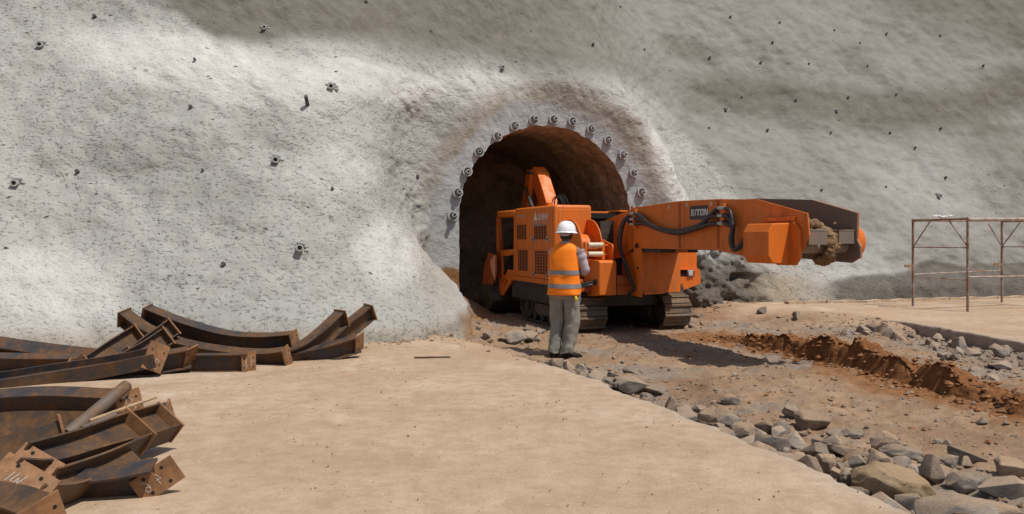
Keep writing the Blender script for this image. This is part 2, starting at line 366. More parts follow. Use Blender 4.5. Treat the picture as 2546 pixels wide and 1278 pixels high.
def hill_n(a, z, detail=True):
    a = np.asarray(a, float); z = np.asarray(z, float)
    toe = np.interp(a, TOE_A, TOE_N)
    # soften the toe line
    toe = (toe + np.interp(a-0.5, TOE_A, TOE_N) + np.interp(a+0.5, TOE_A, TOE_N)) / 3
    zz = np.maximum(z, -0.5)
    k = np.where(a < 0, 0.72, 0.60); k = lerp(0.76, 0.60, sst(-3, 4, a))
    base = toe + k*zz
    # niche side near the left foot is worn back
    base = base + 1.15*np.exp(-((a+2.3)/1.5)**2)*sst(0.1, 2.0, z)*(1-sst(2.5, 4.6, z))
    # steeper trimmed foot
    base = base - 0.22*(1-sst(0.25, 0.75, z + 0.12*vnoise(a*1.3, a*0+3, 5)))*sst(-7.5, -4.5, a)*(1-sst(-3, -2.4, a))*0.8
    base = base - 0.35*(1-sst(0.35, 0.85, z))*sst(5.5, 8, a)
    if detail:
        base = base + 0.20*fbm(a*0.30+3.1, z*0.34-1.7, 3, 21) + 0.045*fbm(a*1.1, z*1.3, 3, 31)
    d = arch_d(a, z)
    ang = np.arctan2(z - SZ, a)                      # 0 right, pi/2 crown, pi left
    lf = 1 - sst(-0.7, 0.7, a)
    low = 1 - sst(0.4, 2.9, z)
    d0 = lerp(0.48, lerp(0.50, 0.62, low), lf)
    w = lerp(lerp(1.9, 1.7, low), lerp(1.5, 0.16, low), lf)
    wob = (0.10*vnoise(a*1.7+4, z*1.7, 44) + 0.05*fbm(a*5, z*5, 3, 47)) if detail else 0
    t = sst(0, 1, (d + wob - d0)/w)
    n = base*t
    # the rounded boss round the right half of the portal bulges outwards
    boss = (1-lf)*np.exp(-((d-1.1)/0.55)**2)
    n = n - 0.22*boss*sst(-0.2, 0.5, np.cos(ang)+0.4)
    if detail:
        amp = sst(0.3, 0.9, d)
        amp2 = sst(0.9, 1.8, d)
        n = n + (0.010 + 0.022*amp2)*fbm(a*3.2, z*3.2, 3, 61) + (0.003+0.004*amp+0.007*amp2)*fbm(a*9, z*9, 2, 71)
        # broken, ragged foot to the right of the portal
        rag = sst(2.0, 2.5, a)*(1-sst(4.6, 5.6, a))*(1-sst(1.15, 1.7, z))
        n = n + rag*(0.10*fbm(a*2.6, z*2.6, 3, 81, 0.6) + 0.060*fbm(a*7.5, z*7.5, 3, 85, 0.65) + 0.30*sst(0.1, 0.6, vnoise(a*1.7+2, z*1.9+5, 91))*(1-sst(.5, 1.3, z)))
    return n
def surf(px, py, d0=6.0):
    """where the sight line through a photo pixel meets the slope: portal coordinates a, n, z"""
    D = np.arange(d0, 45, 0.02); X = (px-PX)/PF*D; Y = D; Z = CH-(py-PY)/PF*D
    rx = X-PC.x; ry = Y-PC.y; a = rx*Rv.x+ry*Rv.y; n = rx*Nv.x+ry*Nv.y
    g = n - hill_n(a, Z)
    i = int(np.argmax((g > 0) & (Z > -0.4))); return float(a[i]), float(n[i]), float(Z[i])
# ==== END HILL

# ------------------------------------------------------------------ setting: ground, slabs, road
XL_Y = [-8, 2, 4.04, 4.56, 5.36, 6.65, 7.89, 8.5, 9.5, 10.8, 12.0, 14]
XL_X = [3.2, 2.45, 2.05, 1.89, 1.66, 1.25, 0.84, 0.60, -0.05, -0.66, -1.4, -3]
XR_Y = [-8, 5, 9, 10.74, 12.7, 13.5, 14.2, 15.5, 17, 19]
XR_X = [7.2, 7.0, 6.9, 6.84, 6.72, 6.55, 6.3, 5.5, 4.6, 4.0]
RIDGE = [(2.86, 12.4, .03), (3.10, 11.8, .09), (3.36, 11.1, .14), (3.55, 10.5, .17), (3.75, 9.7, .24), (3.90, 9.0, .27), (4.02, 8.4, .27), (4.12, 7.8, .22), (4.22, 7.2, .13), (4.30, 6.7, .04)]
ST = 0.12
def xl(y): return np.interp(y, XL_Y, XL_X)
def xr(y): return np.interp(y, XR_Y, XR_X)
def road_z(x, y, detail=True):
    x = np.asarray(x, float); y = np.asarray(y, float)
    z = 0.045*fbm(x*0.55, y*0.55, 3, 3) - 0.02
    if detail: z = z + 0.026*fbm(x*2.4, y*2.4, 4, 8, 0.62) + 0.016*fbm(x*8, y*8, 3, 12, 0.65)
    dl = x - xl(y); dr = xr(y) - x
    back = sst(7.6, 9.2, y)
    # trenches under the rubble strips, and dirt heaped over the far slab ends
    z = z - 0.10*np.exp(-((dl-0.25)/0.45)**2)*(1-back)
    z = z - 0.07*np.exp(-((dr-0.3)/0.5)**2)*(1-sst(12.6, 13.6, y))
    pass
    rise = ST + 0.016 + 0.012*vnoise(x*3, y*3, 15)
    ul = back*(1-sst(-0.05, 0.75, dl))
    z = lerp(z, rise, ul*(1-sst(-0.9, -0.15, -dl-0.35*0)*0) )
    z = z - back*0.10*(1-sst(-0.55, -0.22, dl + 0.16*vnoise(x*2.2, y*2.2, 19)))
    br = sst(12.7, 14.2, y); ur = br*(1-sst(-0.05, 1.1, dr))
    z = lerp(z, rise, ur)
    z = z - br*0.10*(1-sst(-1.1, -0.5, dr + 0.3*vnoise(x*1.5, y*1.5, 23)))
    z = np.where((dl < -0.9) | ((dl < -0.1) & (y < 7.6)) | (dr < -1.8) | ((dr < -0.1) & (y < 12.7)), np.minimum(z, -0.04), z)
    # loose dirt at the left jamb of the portal and inside it
    rx = x-PC.x; ry = y-PC.y; a = rx*Rv.x+ry*Rv.y; n = rx*Nv.x+ry*Nv.y
    z = z + 0.34*np.exp(-((a+1.55)/0.42)**2 - ((n-0.9)/0.8)**2)
    z = z + 0.16*np.exp(-((a+2.45)/0.40)**2 - ((n+2.4)/1.0)**2)
    z = z + 0.20*np.exp(-((a-3.0)/0.8)**2 - ((n+0.15)/0.5)**2)
    # under the crawler tracks the muck is pressed flat
    ox = x-0.70; oy = y-13.3; u = ox*Rv.x+oy*Rv.y; v = -(ox*Nv.x+oy*Nv.y)
    fl = sst(-0.2, 0.1, u)*(1-sst(2.3, 2.6, u))*sst(-2.3, -1.9, v)*(1-sst(0.75, 1.1, v))
    z = lerp(z, 0.0, fl)
    return z
gx = np.arange(-3.6, 9.2, 0.034); gy = np.concatenate([np.arange(2.6, 15, 0.034), np.arange(15, 26, 0.07)])
X, Y = np.meshgrid(gx, gy); Z = road_z(X, Y)
rx = X-PC.x; ry = Y-PC.y; A_ = rx*Rv.x+ry*Rv.y; N_ = rx*Nv.x+ry*Nv.y
clay = np.maximum(0.85*np.exp(-((A_+1.7)/0.7)**2 - ((N_-0.3)/1.6)**2), 0.55*np.exp(-((A_-3.0)/0.9)**2 - ((N_+0.9)/0.7)**2))
rd = np.full(X.shape, 9.0)
for (x0, y0, h0), (x1, y1, h1) in zip(RIDGE[:-1], RIDGE[1:]):
    ex, ey = x1-x0, y1-y0; t = np.clip(((X-x0)*ex+(Y-y0)*ey)/(ex*ex+ey*ey), 0, 1); rd = np.minimum(rd, np.hypot(X-x0-t*ex-0.15, Y-y0-t*ey))
clay = np.maximum(clay, 1-sst(0.2, 0.75, rd + 0.25*fbm(X*2, Y*2, 3, 51)))
grey = sst(0.15, 0.9, fbm(X*0.8+5, Y*1.1, 4, 57, 0.6))*0.75
grey = np.maximum(grey, 0.85*(1-sst(0.5, 1.6, xr(Y)-X + 0.5*fbm(X*1.2, Y*1.2, 3, 59)))*(1-sst(12.5, 14.0, Y)))
grey = np.maximum(grey, 0.5*(1-sst(0.3, 0.9, X-xl(Y) + 0.3*fbm(X*1.6, Y*1.6, 3, 60)))*(1-sst(7.5, 8.5, Y)))
sand = np.clip((sst(7.6, 9.0, Y)*(1-sst(-0.1, 0.75, X-xl(Y) + 0.3*fbm(X*1.5, Y*1.5, 3, 63)))) + sst(12.5, 14, Y)*(1-sst(-0.2, 1.5, xr(Y)-X + 0.5*fbm(X, Y, 3, 64))), 0, 1)
road = grid_mesh('road', X, Y, Z, M['road'], {'clay': clay, 'grey': grey*(1-sand), 'sand': sand}); tag(road, kind='structure')

def slab_mesh(name, edge_fn, outer, ys, side, seed):
    """poured slab whose ragged edge follows edge_fn; its top is a sheet, its broken edge drops into the rubble"""
    cols = np.concatenate([[0, 0, 0.006, 0.02, 0.04, 0.07], 0.1 + np.linspace(0, 1, 110)**1.8*abs(16)])
    yy, cc = np.meshgrid(ys, cols, indexing='ij')
    rag = 0.035*fbm(yy*3.1, yy*0+seed, 4, seed, 0.6) + 0.02*vnoise(yy*14, yy*0+2, seed+9)
    ed = edge_fn(yy) + rag
    xx = ed + side*cc
    zz = ST + 0.010*fbm(xx*0.6, yy*0.6, 3, seed+3) + 0.003*fbm(xx*5, yy*5, 2, seed+4)
    zz[:, 2] -= 0.018; zz[:, 3] -= 0.006; zz[:, 1] = ST-0.06; zz[:, 0] = -0.35
    xx[:, 0] += side*0.04; xx[:, 1] += side*0.012*np.sin(yy[:, 1]*23)
    eg = np.exp(-cc*14)*0.7; eg[:, :2] = 1.0
    o = grid_mesh(name, xx, yy, zz, M['slab'], {'edge': eg}); tag(o, kind='structure'); return o
slab_mesh('paved_apron', xl, -16.0, np.arange(-8, 14.0, 0.04), -1, 101)
slab_mesh('paved_yard', xr, 24.0, np.arange(-8, 24, 0.05), 1, 131)
mb = MB(); mb.box((-150, -150, -0.9), (150, 150, -0.42)); tag(mb.build('ground', M['road']), kind='structure')

# ------------------------------------------------------------------ setting: the sprayed-concrete slope, one sheet that starts at the arch outline
s1 = np.linspace(-0.5, SZ, 70, endpoint=False); s2 = np.linspace(0, math.pi, 900, endpoint=False); s3 = np.linspace(SZ, -0.5, 71)
dd = np.concatenate([np.arange(0, 1.0, 0.02), 1.0 + (np.linspace(0, 1, 300)**1.5)*25.0])
def outline(d):
    a = np.concatenate([np.full(70, -1.0), -np.cos(s2), np.full(71, 1.0)]); zb = np.concatenate([s1, np.full(900, SZ), s3])
    q = np.concatenate([np.zeros(70), np.sin(s2), np.zeros(71)])
    rag = 0.014*fbm(np.arange(1041)*0.045, np.zeros(1041), 4, 41, 0.65)
    r = AR + rag*np.exp(-d*6) + d
    return a*r, zb + q*r
AZ = [outline(d) for d in dd]
A = np.array([p[0] for p in AZ]); ZZ = np.array([p[1] for p in AZ])
N = hill_n(A, ZZ)
D0 = np.repeat(dd[:, None], A.shape[1], 1)
XX = PC.x + A*Rv.x + N*Nv.x; YY = PC.y + A*Rv.y + N*Nv.y
# colour zones of the sprayed concrete (darker upper zone, light and mid patches, fresh collar, stains): they follow the slope itself
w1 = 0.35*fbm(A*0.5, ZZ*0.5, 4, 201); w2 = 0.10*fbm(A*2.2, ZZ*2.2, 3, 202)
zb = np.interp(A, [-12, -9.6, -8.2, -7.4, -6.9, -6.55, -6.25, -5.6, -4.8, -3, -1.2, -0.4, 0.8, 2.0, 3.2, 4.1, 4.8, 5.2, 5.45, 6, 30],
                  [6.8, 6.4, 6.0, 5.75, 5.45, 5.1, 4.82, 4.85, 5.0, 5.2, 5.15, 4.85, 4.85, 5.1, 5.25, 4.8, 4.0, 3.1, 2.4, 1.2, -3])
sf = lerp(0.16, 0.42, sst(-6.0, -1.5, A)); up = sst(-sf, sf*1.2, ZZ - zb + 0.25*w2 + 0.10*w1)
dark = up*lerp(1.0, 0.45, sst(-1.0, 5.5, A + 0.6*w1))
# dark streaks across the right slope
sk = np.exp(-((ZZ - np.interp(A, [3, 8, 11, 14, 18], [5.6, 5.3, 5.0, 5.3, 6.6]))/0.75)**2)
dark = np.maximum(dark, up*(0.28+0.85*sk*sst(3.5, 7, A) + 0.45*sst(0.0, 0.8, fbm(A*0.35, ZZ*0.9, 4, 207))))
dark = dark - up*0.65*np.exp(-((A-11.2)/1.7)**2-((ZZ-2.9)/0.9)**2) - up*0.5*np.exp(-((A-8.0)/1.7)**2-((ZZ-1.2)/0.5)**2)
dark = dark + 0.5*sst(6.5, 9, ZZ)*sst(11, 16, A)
# damp foot of the right slope
foot = sst(6.3, 7.2, A)*(1-sst(-0.06, 0.08, ZZ - np.interp(A, [6, 7.5, 9, 10, 11, 14], [0.35, 0.62, 0.70, 0.98, 0.86, 0.95]) + 0.5*w2))
dark = np.maximum(dark, foot*0.95)
mid = 0.66 + 0.30*sst(-0.3, 0.7, w1)
def blob(a0, z0, ra, rz, rot=0.0):
    c, s = math.cos(rot), math.sin(rot); da = A-a0; dz = ZZ-z0
    return (da*c+dz*s)**2/ra**2 + (-da*s+dz*c)**2/rz**2
for a0, z0, ra, rz, rot, amt in [(-6.9, 2.55, 1.9, 0.62, -0.42, 0.95), (-6.2, 1.75, 0.95, 0.65, 0, 0.8), (-5.6, 1.0, 0.9, 0.35, -0.3, 0.75), (-8.6, 3.9, 0.45, 0.8, 0.2, 0.75),
                                 (-9.2, 5.5, 1.1, 0.75, -0.6, 0.75), (-4.0, 3.4, 0.9, 0.9, 0.5, 0.55), (-3.2, 2.5, 1.0, 0.8, 0.4, 0.55), (-6.0, 0.55, 1.8, 0.18, 0, 0.4), (-3.6, 0.95, 0.5, 0.3, 0, 0.4), (-8.9, 2.6, 0.9, 0.5, 0, 0.5)]:
    mid = np.maximum(mid, amt*(1-sst(0.35, 1.35, blob(a0, z0, ra, rz, rot) + 0.9*w1 + 0.5*w2)))
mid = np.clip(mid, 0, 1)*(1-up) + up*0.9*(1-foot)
for a0, z0, ra, rz, rot, amt in [(-6.6, 4.35, 2.1, 0.70, -0.22, 1.0), (-3.6, 4.35, 1.6, 0.42, 0.05, 0.75), (-1.4, 4.45, 1.2, 0.45, -0.1, 0.7), (-3.7, 1.35, 0.75, 0.6, 0.3, 0.75), (-8.6, 0.75, 1.2, 0.6, 0, 0.85), (-4.4, 2.6, 0.9, 0.5, 0.2, 0.35), (2.9, 2.9, 0.5, 1.1, 0.45, 0.8), (3.6, 2.2, 0.35, 0.8, 0.5, 0.9)]:
    mid = mid*(1 - amt*(1-sst(0.3, 1.5, blob(a0, z0, ra, rz, rot) + 0.6*w1 + 0.5*w2)))
left = A < 0
low = 1 - sst(0.4, 2.9, ZZ)
ringw = np.where(left, lerp(0.44, 0.68, low), 0.42)
ring = (1-sst(0.0, 0.16, D0 - ringw + 1.3*w2 + 0.10*w1))
brown = 0.66*sst(0.30, 0.5, D0 + 0.8*w2)*(1-sst(0.62, 1.05, D0 + 0.5*w1 + 0.6*w2))*sst(0.9, 1.6, ZZ)*(0.72 - 0.55*sst(-0.1, 0.6, vnoise(A*1.6, ZZ*1.6, 208)))*lerp(0.45, 1.0, sst(2.0, 3.4, ZZ))
brown = np.maximum(brown*np.where(left, 1.0, 0.8), 0)
# rain stains and splashes along the foot
brown = np.maximum(brown, 0.55*(1-sst(0.18, 0.5, ZZ + 0.6*w2 + 0.15*w1))*(1-foot))
brown = np.maximum(brown, 0.30*np.exp(-((A+2.9)/0.5)**2-((ZZ-0.9)/0.9)**2))
brown = np.maximum(brown, 0.75*sst(2.3, 3.0, A)*(1-sst(5.6, 7.2, A))*(1-sst(0.35, 1.0, ZZ + 0.5*w1 + 0.6*w2)))
dark = np.maximum(dark, 0.95*sst(2.1, 2.5, A)*(1-sst(4.4, 5.4, A))*(1-sst(0.7, 1.25, ZZ + 0.5*w1 + 0.9*w2)))  # darker ragged foot right of the portal
clayz = (1-sst(0.8, 1.3, ((A+2.1)/0.30)**2+((ZZ-0.72)/0.24)**2 + 2.0*w2))*(D0 < 0.6)
clayz = np.maximum(clayz, 0.9*(1-sst(0.20, 0.42, ZZ + 1.0*w2))*(1-sst(2.6, 2.9, -A))*(A < -1.8))
clayz = np.maximum(clayz, 0.55*sst(2.2, 2.6, A)*(1-sst(4.5, 5.2, A))*(1-sst(0.25, 0.6, ZZ+0.6*w2)))
dark_foot = (0.95 - 0.55*sst(0.1, 0.55, fbm(A*6, ZZ*6, 3, 217))*sst(0.35, 0.8, ZZ))*sst(2.1, 2.5, A)*(1-sst(4.6, 5.4, A))*(1-sst(0.85, 1.55, ZZ + 0.45*w1 + 1.3*w2))  # darkens the ragged foot right of the portal, less so higher up
dark_foot = np.maximum(dark_foot, 0.80*foot*(0.75+0.25*sst(-0.3, 0.3, w2*6)))
dark_foot = np.maximum(dark_foot, 0.50*sst(-5.4, -4.2, A)*(1-sst(-2.7, -2.4, A))*(1-sst(0.22, 0.42, ZZ + 0.35*w1 + 0.9*w2))*sst(-0.6, 0.5, fbm(A*3, ZZ*3, 3, 215)))  # dirt stain along the left foot
rough = 0.25 + 0.75*np.clip(mid + 0.3, 0, 1)*(1-up) + up*0.1 + 0.6*sst(1.9, 2.6, A)*(1-sst(4.8, 5.4, A))*(1-sst(3, 4, ZZ))
rough = rough*(1-0.7*ring)*lerp(0.35, 1.0, sst(0.7, 1.4, D0))
hill = grid_mesh('hillside', XX, YY, ZZ, M['shotcrete'], {'dark': dark, 'mid': mid, 'ring': ring*(1-clayz), 'brown': brown, 'clay': clayz, 'rough': rough, 'dark_foot': dark_foot})
tag(hill, kind='structure')

# tunnel bore behind the portal
nn = np.concatenate([np.linspace(0, 1, 25), np.linspace(1.15, 4.9, 35)])
a0, z0 = outline(0.0); a0 = a0[::4]; z0 = z0[::4]
TA = np.repeat(a0[None, :], len(nn), 0); TZ = np.repeat(z0[None, :], len(nn), 0); TN = np.repeat(nn[:, None], len(a0), 1)
th = np.repeat(np.cumsum(np.hypot(np.diff(a0, prepend=a0[0]), np.diff(z0, prepend=z0[0])))[None, :], len(nn), 0)
off = (0.06*fbm(th*0.8, TN*0.8, 3, 301) + 0.03*fbm(th*4, TN*4, 3, 305))*sst(0, 0.5, TN)
sc_ = 1 + off/AR
TA2 = TA*sc_; TZ2 = np.where(TZ > SZ, SZ+(TZ-SZ)*sc_, TZ)
n_base = np.repeat(hill_n(a0, z0)[None, :], len(nn), 0)
TN2 = np.maximum(TN, 0) + n_base
lin = grid_mesh('tunnel_lining', PC.x+TA2*Rv.x+TN2*Nv.x, PC.y+TA2*Rv.y+TN2*Nv.y, TZ2, M['lining'], {'mouth_pale': 1-sst(-0.12, 0.12, TN - 1.75 + 0.3*vnoise(th*0.9, TN*0+1, 311) - 1.2*sst(0.5, 2.5, TA))})  # paler zone by the mouth, reaching deeper on the right
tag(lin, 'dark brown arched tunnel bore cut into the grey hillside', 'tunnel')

FA, FZ = np.meshgrid(np.linspace(-2.3, 2.3, 60), np.linspace(-0.6, 4.2, 60))
FN = 4.75 + 0.22*fbm(FA*1.2, FZ*1.2, 4, 321) + 0.07*fbm(FA*5, FZ*5, 3, 325)
wf = grid_mesh('working_face', PC.x+FA*Rv.x+FN*Nv.x, PC.y+FA*Rv.y+FN*Nv.y, FZ, M['lining'], {'mouth_pale': FA*0}); wf.parent = lin

# clay windrow pushed up beside the tracks
rp = bez([(x, y, h) for x, y, h in RIDGE], 200); L_ = len(rp)
tt = np.concatenate([np.linspace(-0.22, 0.0, 12, endpoint=False), np.linspace(0.0, 0.16, 14, endpoint=False), np.linspace(0.16, 0.95, 34)])
RX = np.zeros((L_, len(tt))); RY = RX.copy(); RZ = RX.copy()
sarc = 0.0
for i, p in enumerate(rp):
    t = (rp[min(i+1, L_-1)] - rp[max(i-1, 0)]); t.z = 0; t.normalize(); nx, ny = -t.y, t.x      # points to the right-hand side of the photo side
    if nx < 0: nx, ny = -nx, -ny
    if i: sarc += (p-rp[i-1]).length
    hh = 1.35*p.z*(0.85 + 0.35*float(vnoise(sarc*1.9, 3.0, 77)) + 0.22*float(vnoise(sarc*5.5, 8.0, 78)))
    cav = 0.05*abs(math.sin(sarc*4.3))                                                          # scooped tread prints in the steep face
    prof = np.where(tt < 0, 0.10*sst(-0.22, 0.0, tt), np.where(tt < 0.16, 0.10+0.90*sst(0.0, 0.15, tt), 1-sst(0.16, 0.9, tt)))
    bulge = np.where((tt > 0.0) & (tt < 0.16), cav, 0.0)
    q = tt + bulge
    RX[i] = p.x + nx*q; RY[i] = p.y + ny*q; RZ[i] = hh*prof
RZ = RZ*(1 + 0.0) + np.minimum(1, RZ*8)*(0.030*fbm(RX*6, RY*6, 4, 401, 0.65) + 0.018*fbm(RX*19, RY*19, 3, 402, 0.65)) + road_z(RX, RY, False) - 0.03
RX = RX + 0.02*vnoise(RX*11, RY*11, 404)
o = grid_mesh('clay_ridge', RX, RY, RZ, NT('red_clay_ridge').m)
n = NT('red_clay'); b_ = n.noise(9, 5, 0.7); f_ = n.noise(40, 3, 0.7)
cl = n.ramp(b_, [(0.28, (0.125, 0.052, 0.020)), (0.55, (0.205, 0.088, 0.034)), (0.78, (0.30, 0.150, 0.068))])
nr = n.bump(b_, 0.7, 0.03); nr = n.bump(f_, 0.6, 0.012, nr)
o.data.materials[0] = n.out(cl, 0.95, nr, spec=0.1)
tag(o, 'low ridge of reddish brown clay pushed up along the muck road', 'clay ridge')

# ------------------------------------------------------------------ the mucking loader (local x = across, y = into the tunnel, z = up; v below is forward, so y = -v)
ML = empty('mucking_loader', (0.70, 13.3, 0.0), TH)
tag(ML, 'orange tracked tunnel mucking loader with long discharge conveyor, half inside the tunnel', 'tunnel loader')
def q(u, v, z): return (u, -v, z)
def bx(mb, u0, u1, v0, v1, z0, z1): return mb.box((u0, -v1, z0), (u1, -v0, z1))
def side(mb, poly, u0, u1): return mb.prism(poly, lambda v, z, t: (t, -v, z), u0, u1)       # outline in (v, z)
def front(mb, poly, v0, v1): return mb.prism(poly, lambda u, z, t: (u, -t, z), v0, v1)      # outline in (u, z)
OR = M['orange']
# power pack box with rolled roof edges
body = MB(); side(body, [(0, .80), (0, 2.075), (-1.93, 2.075), (-1.93, .80)], 0, .685).build('engine_housing', OR, ML, 40, .045, 3)
eh = bpy.data.objects['engine_housing']
mb = MB(); side(mb, [(-.08, 1.335), (-.08, 1.99), (-.955, 1.99), (-.955, 1.335)], -.006, 0.002); mb.build('access_door', OR, eh, bevel=.004)
mb = MB(); side(mb, [(-.975, 1.335), (-.975, 1.99), (-1.87, 1.99), (-1.87, 1.335)], -.006, 0.002); mb.build('access_door', OR, eh, bevel=.004)
mb = MB(); side(mb, [(-.08, .83), (-.08, 1.32), (-.955, 1.32), (-.955, .83)], -.006, 0.002); mb.build('access_door', OR, eh, bevel=.004)
mb = MB(); side(mb, [(-.975, .83), (-.975, 1.32), (-1.87, 1.32), (-1.87, .83)], -.006, 0.002); mb.build('access_door', OR, eh, bevel=.004)
mb = MB(); front(mb, [(.075, 1.0), (.655, 1.0), (.655, 2.0), (.075, 2.0)], -.004, .006); mb.build('front_panel', OR, eh, bevel=.004)
for (v0, v1, z0, z1, nc, nr_) in [(-.90, -.31, 1.50, 1.765, 8, 6), (-1.76, -1.27, 1.50, 1.765, 6, 6), (-.86, -.28, .90, 1.335-.03, 8, 8), (-1.70, -1.20, .93, 1.335-.03, 6, 8)]:
    mb = MB()
    for i in range(nc):
        for j in range(nr_):
            cv = lerp(v0, v1, (i+.5)/nc); cz = lerp(z0, z1, (j+.5)/nr_); r = .40*abs(v1-v0)/nc
            mb.add([q(-.0075, cv + r*math.cos(k*math.pi/4+.39), cz + .95*r*math.sin(k*math.pi/4+.39)) for k in range(8)], [tuple(range(8))])
    mb.build('vent_grille', M['black'], eh)
for v, z in [(-.93, 1.50), (-.27, 1.50), (-.90, .885), (-.24, .885)]:
    mb = MB(); mb.use(M['chrome']); side(mb, [(v-.045, z-.045), (v+.045, z-.045), (v+.045, z+.045), (v-.045, z+.045)], -.018, -.005)
    mb.use(M['black']); side(mb, [(v-.02, z-.02), (v+.02, z-.02), (v+.02, z+.02), (v-.02, z+.02)], -.021, -.017); mb.build('door_latch', None, eh)
def text_mesh(body, size, name, mat, parent, M_, w=None):
    cu = bpy.data.curves.new(name, 'FONT'); cu.body = body; cu.size = size; cu.extrude = 0.001; cu.align_x = 'LEFT'
    t = bpy.data.objects.new(name + '_src', cu); COL.objects.link(t); dg = bpy.context.evaluated_depsgraph_get(); dg.update()
    me = bpy.data.meshes.new_from_object(t.evaluated_get(dg)); bpy.data.objects.remove(t); me.name = name
    xs = [v.co.x for v in me.vertices]
    if w and xs:
        k = w/(max(xs)-min(xs)); 
        for v in me.vertices: v.co.x *= k
    me.materials.clear(); me.materials.append(mat)
    o = bpy.data.objects.new(name, me); COL.objects.link(o); o.parent = parent; o.matrix_local = M_; return o
def side_frame(v, z, u=-.0085):        # text frame on the left side: reads from the rear of the machine towards the front
    return Matrix(((0, 0, -1, u), (-1, 0, 0, -v), (0, 1, 0, z), (0, 0, 0, 1)))
mb = MB(); side(mb, [(-.915, 1.835), (-.735, 1.835), (-.79, 1.90), (-.825, 1.99), (-.86, 1.90)], -.009, -.0065)
mb.build('logo', M['white_letter'], eh)
text_mesh('鑫通机械', .115, 'lettering', M['white_letter'], eh, side_frame(-.69, 1.845), .40)
text_mesh('销售热线: 0791-8388 7518', .05, 'lettering', M['faded_letter'], eh, side_frame(-.93, 1.79), .62)
text_mesh('服务热线: 400-885 7518', .05, 'lettering', M['faded_letter'], eh, side_frame(-.93, 1.735 - .0), .60)
text_mesh('LWT-80', .07, 'lettering', M['faded_letter'], eh, side_frame(-1.74, 1.90), .34)
# operator cab behind the power pack
cab = MB(); side(cab, [(-1.94, 1.93), (-1.94, 2.055), (-2.95, 2.055), (-2.95, 1.93)], .0, .70).build('cab_roof', OR, ML, 40, .03, 2)
mb = MB()
side(mb, [(-2.95, 1.93), (-2.84, 1.93), (-2.80, 1.22), (-2.82, .40), (-2.66, .40), (-2.36, .78), (-1.93, .78), (-1.93, .92), (-2.30, .92), (-2.62, .58), (-2.66, 1.18), (-2.35, 1.18), (-1.94, 1.22), (-1.94, 1.32), (-2.66, 1.28), (-2.95, 1.28)], .0, .05)
bx(mb, 0, .05, -1.96, -1.90, .80, 1.95); bx(mb, .62, .68, -2.95, -2.88, .8, 1.95); bx(mb, .62, .68, -1.98, -1.94, .8, 1.95); bx(mb, .0, .68, -2.95, -1.94, .72, .80)
mb.build('cab_frame', OR, ML, bevel=.006)
mb = MB(); bx(mb, .02, .05, -2.93, -2.90, 1.45, 1.78); mb.build('grab_handle', OR, ML)
mb = MB(); bx(mb, .22, .60, -2.62, -2.20, .98, 1.08); bx(mb, .22, .60, -2.26, -2.16, 1.08, 1.50); mb.build('driver_seat', M['seat'], ML, bevel=.03)
mb = MB(); mb.tube([q(.12, -2.45, .82), q(.12, -2.42, 1.25)], .012); mb.tube([q(.12, -2.42, 1.25), q(.12, -2.42, 1.30)], .025); mb.build('control_lever', M['black'], ML)
# digging bucket wing and digging arm at the rear
mb = MB(); side(mb, [(-2.58, 1.18), (-3.05, 1.24), (-3.35, .95), (-3.45, .52), (-2.95, .48), (-2.58, .82)], -.14, -.11); mb.build('rear_guard_plate', M['orange_dull'], ML, bevel=.006)
mb = MB(); side(mb, [(-2.62, 1.20), (-2.92, 1.06), (-2.80, .85), (-2.62, .70)], -.150, -.1405); mb.build('sunlit_patch', mat_plain('pale_sunlit_paint', (0.75, 0.36, 0.24), .05, .6), ML)  # pale panel: the sunlit diamond on the guard plate, painted as colour
mb = MB()
side(mb, [(-2.9, .62), (-3.5, .55), (-3.75, .22), (-3.5, .03), (-2.9, .08), (-2.62, .30)], -.18, 1.0); mb.build('loading_apron', M['undercarriage'], ML, bevel=.02)
arm = MB()
side(arm, [(-2.45, 1.95), (-2.75, 1.95), (-3.45, 2.62), (-3.55, 2.95), (-3.40, 3.02), (-3.15, 2.86)], .96, 1.22); arm.build('digging_arm', OR, ML, bevel=.012)
mb = MB(); side(mb, [(-3.38, 2.94), (-3.60, 2.98), (-3.95, 2.2), (-4.05, 1.4), (-3.85, 1.35), (-3.6, 2.2)], .90, 1.0); side(mb, [(-3.38, 2.94), (-3.60, 2.98), (-3.95, 2.2), (-4.05, 1.4), (-3.85, 1.35), (-3.6, 2.2)], 1.16, 1.28)
mb.box(q(.88, -3.9, 1.3)[:2]+(1.3,), q(1.3, -4.1, 1.6)[:2]+(1.6,)); mb.build('dipper', OR, ML, bevel=.01)
mb = MB(); mb.tube([q(.86, -3.44, 2.90), q(1.32, -3.44, 2.90)], .055, 14); mb.tube([q(.84, -3.30, 2.35), q(.84, -2.7, 1.7)], .05, 12); mb.tube([q(.84, -3.55, 2.6), q(.84, -3.30, 2.35)], .026, 10)
mb.build('hydraulic_cylinder', M['undercarriage'], ML, 30)
for du in (0, .05, .12):
    mb = MB(); mb.tube(bez([q(1.05+du, -2.62, 2.02), q(1.06+du, -2.55, 2.30+du*.5), q(1.12+du, -2.35, 2.32), q(1.2+du, -2.25, 1.98)], 16), .013, 8); mb.build('hose', M['rubber'], ML, 40)
mb = MB(); bx(mb, .30, .40, -1.1, -.98, 2.07, 2.16); mb.build('work_lamp', OR, ML, bevel=.01)
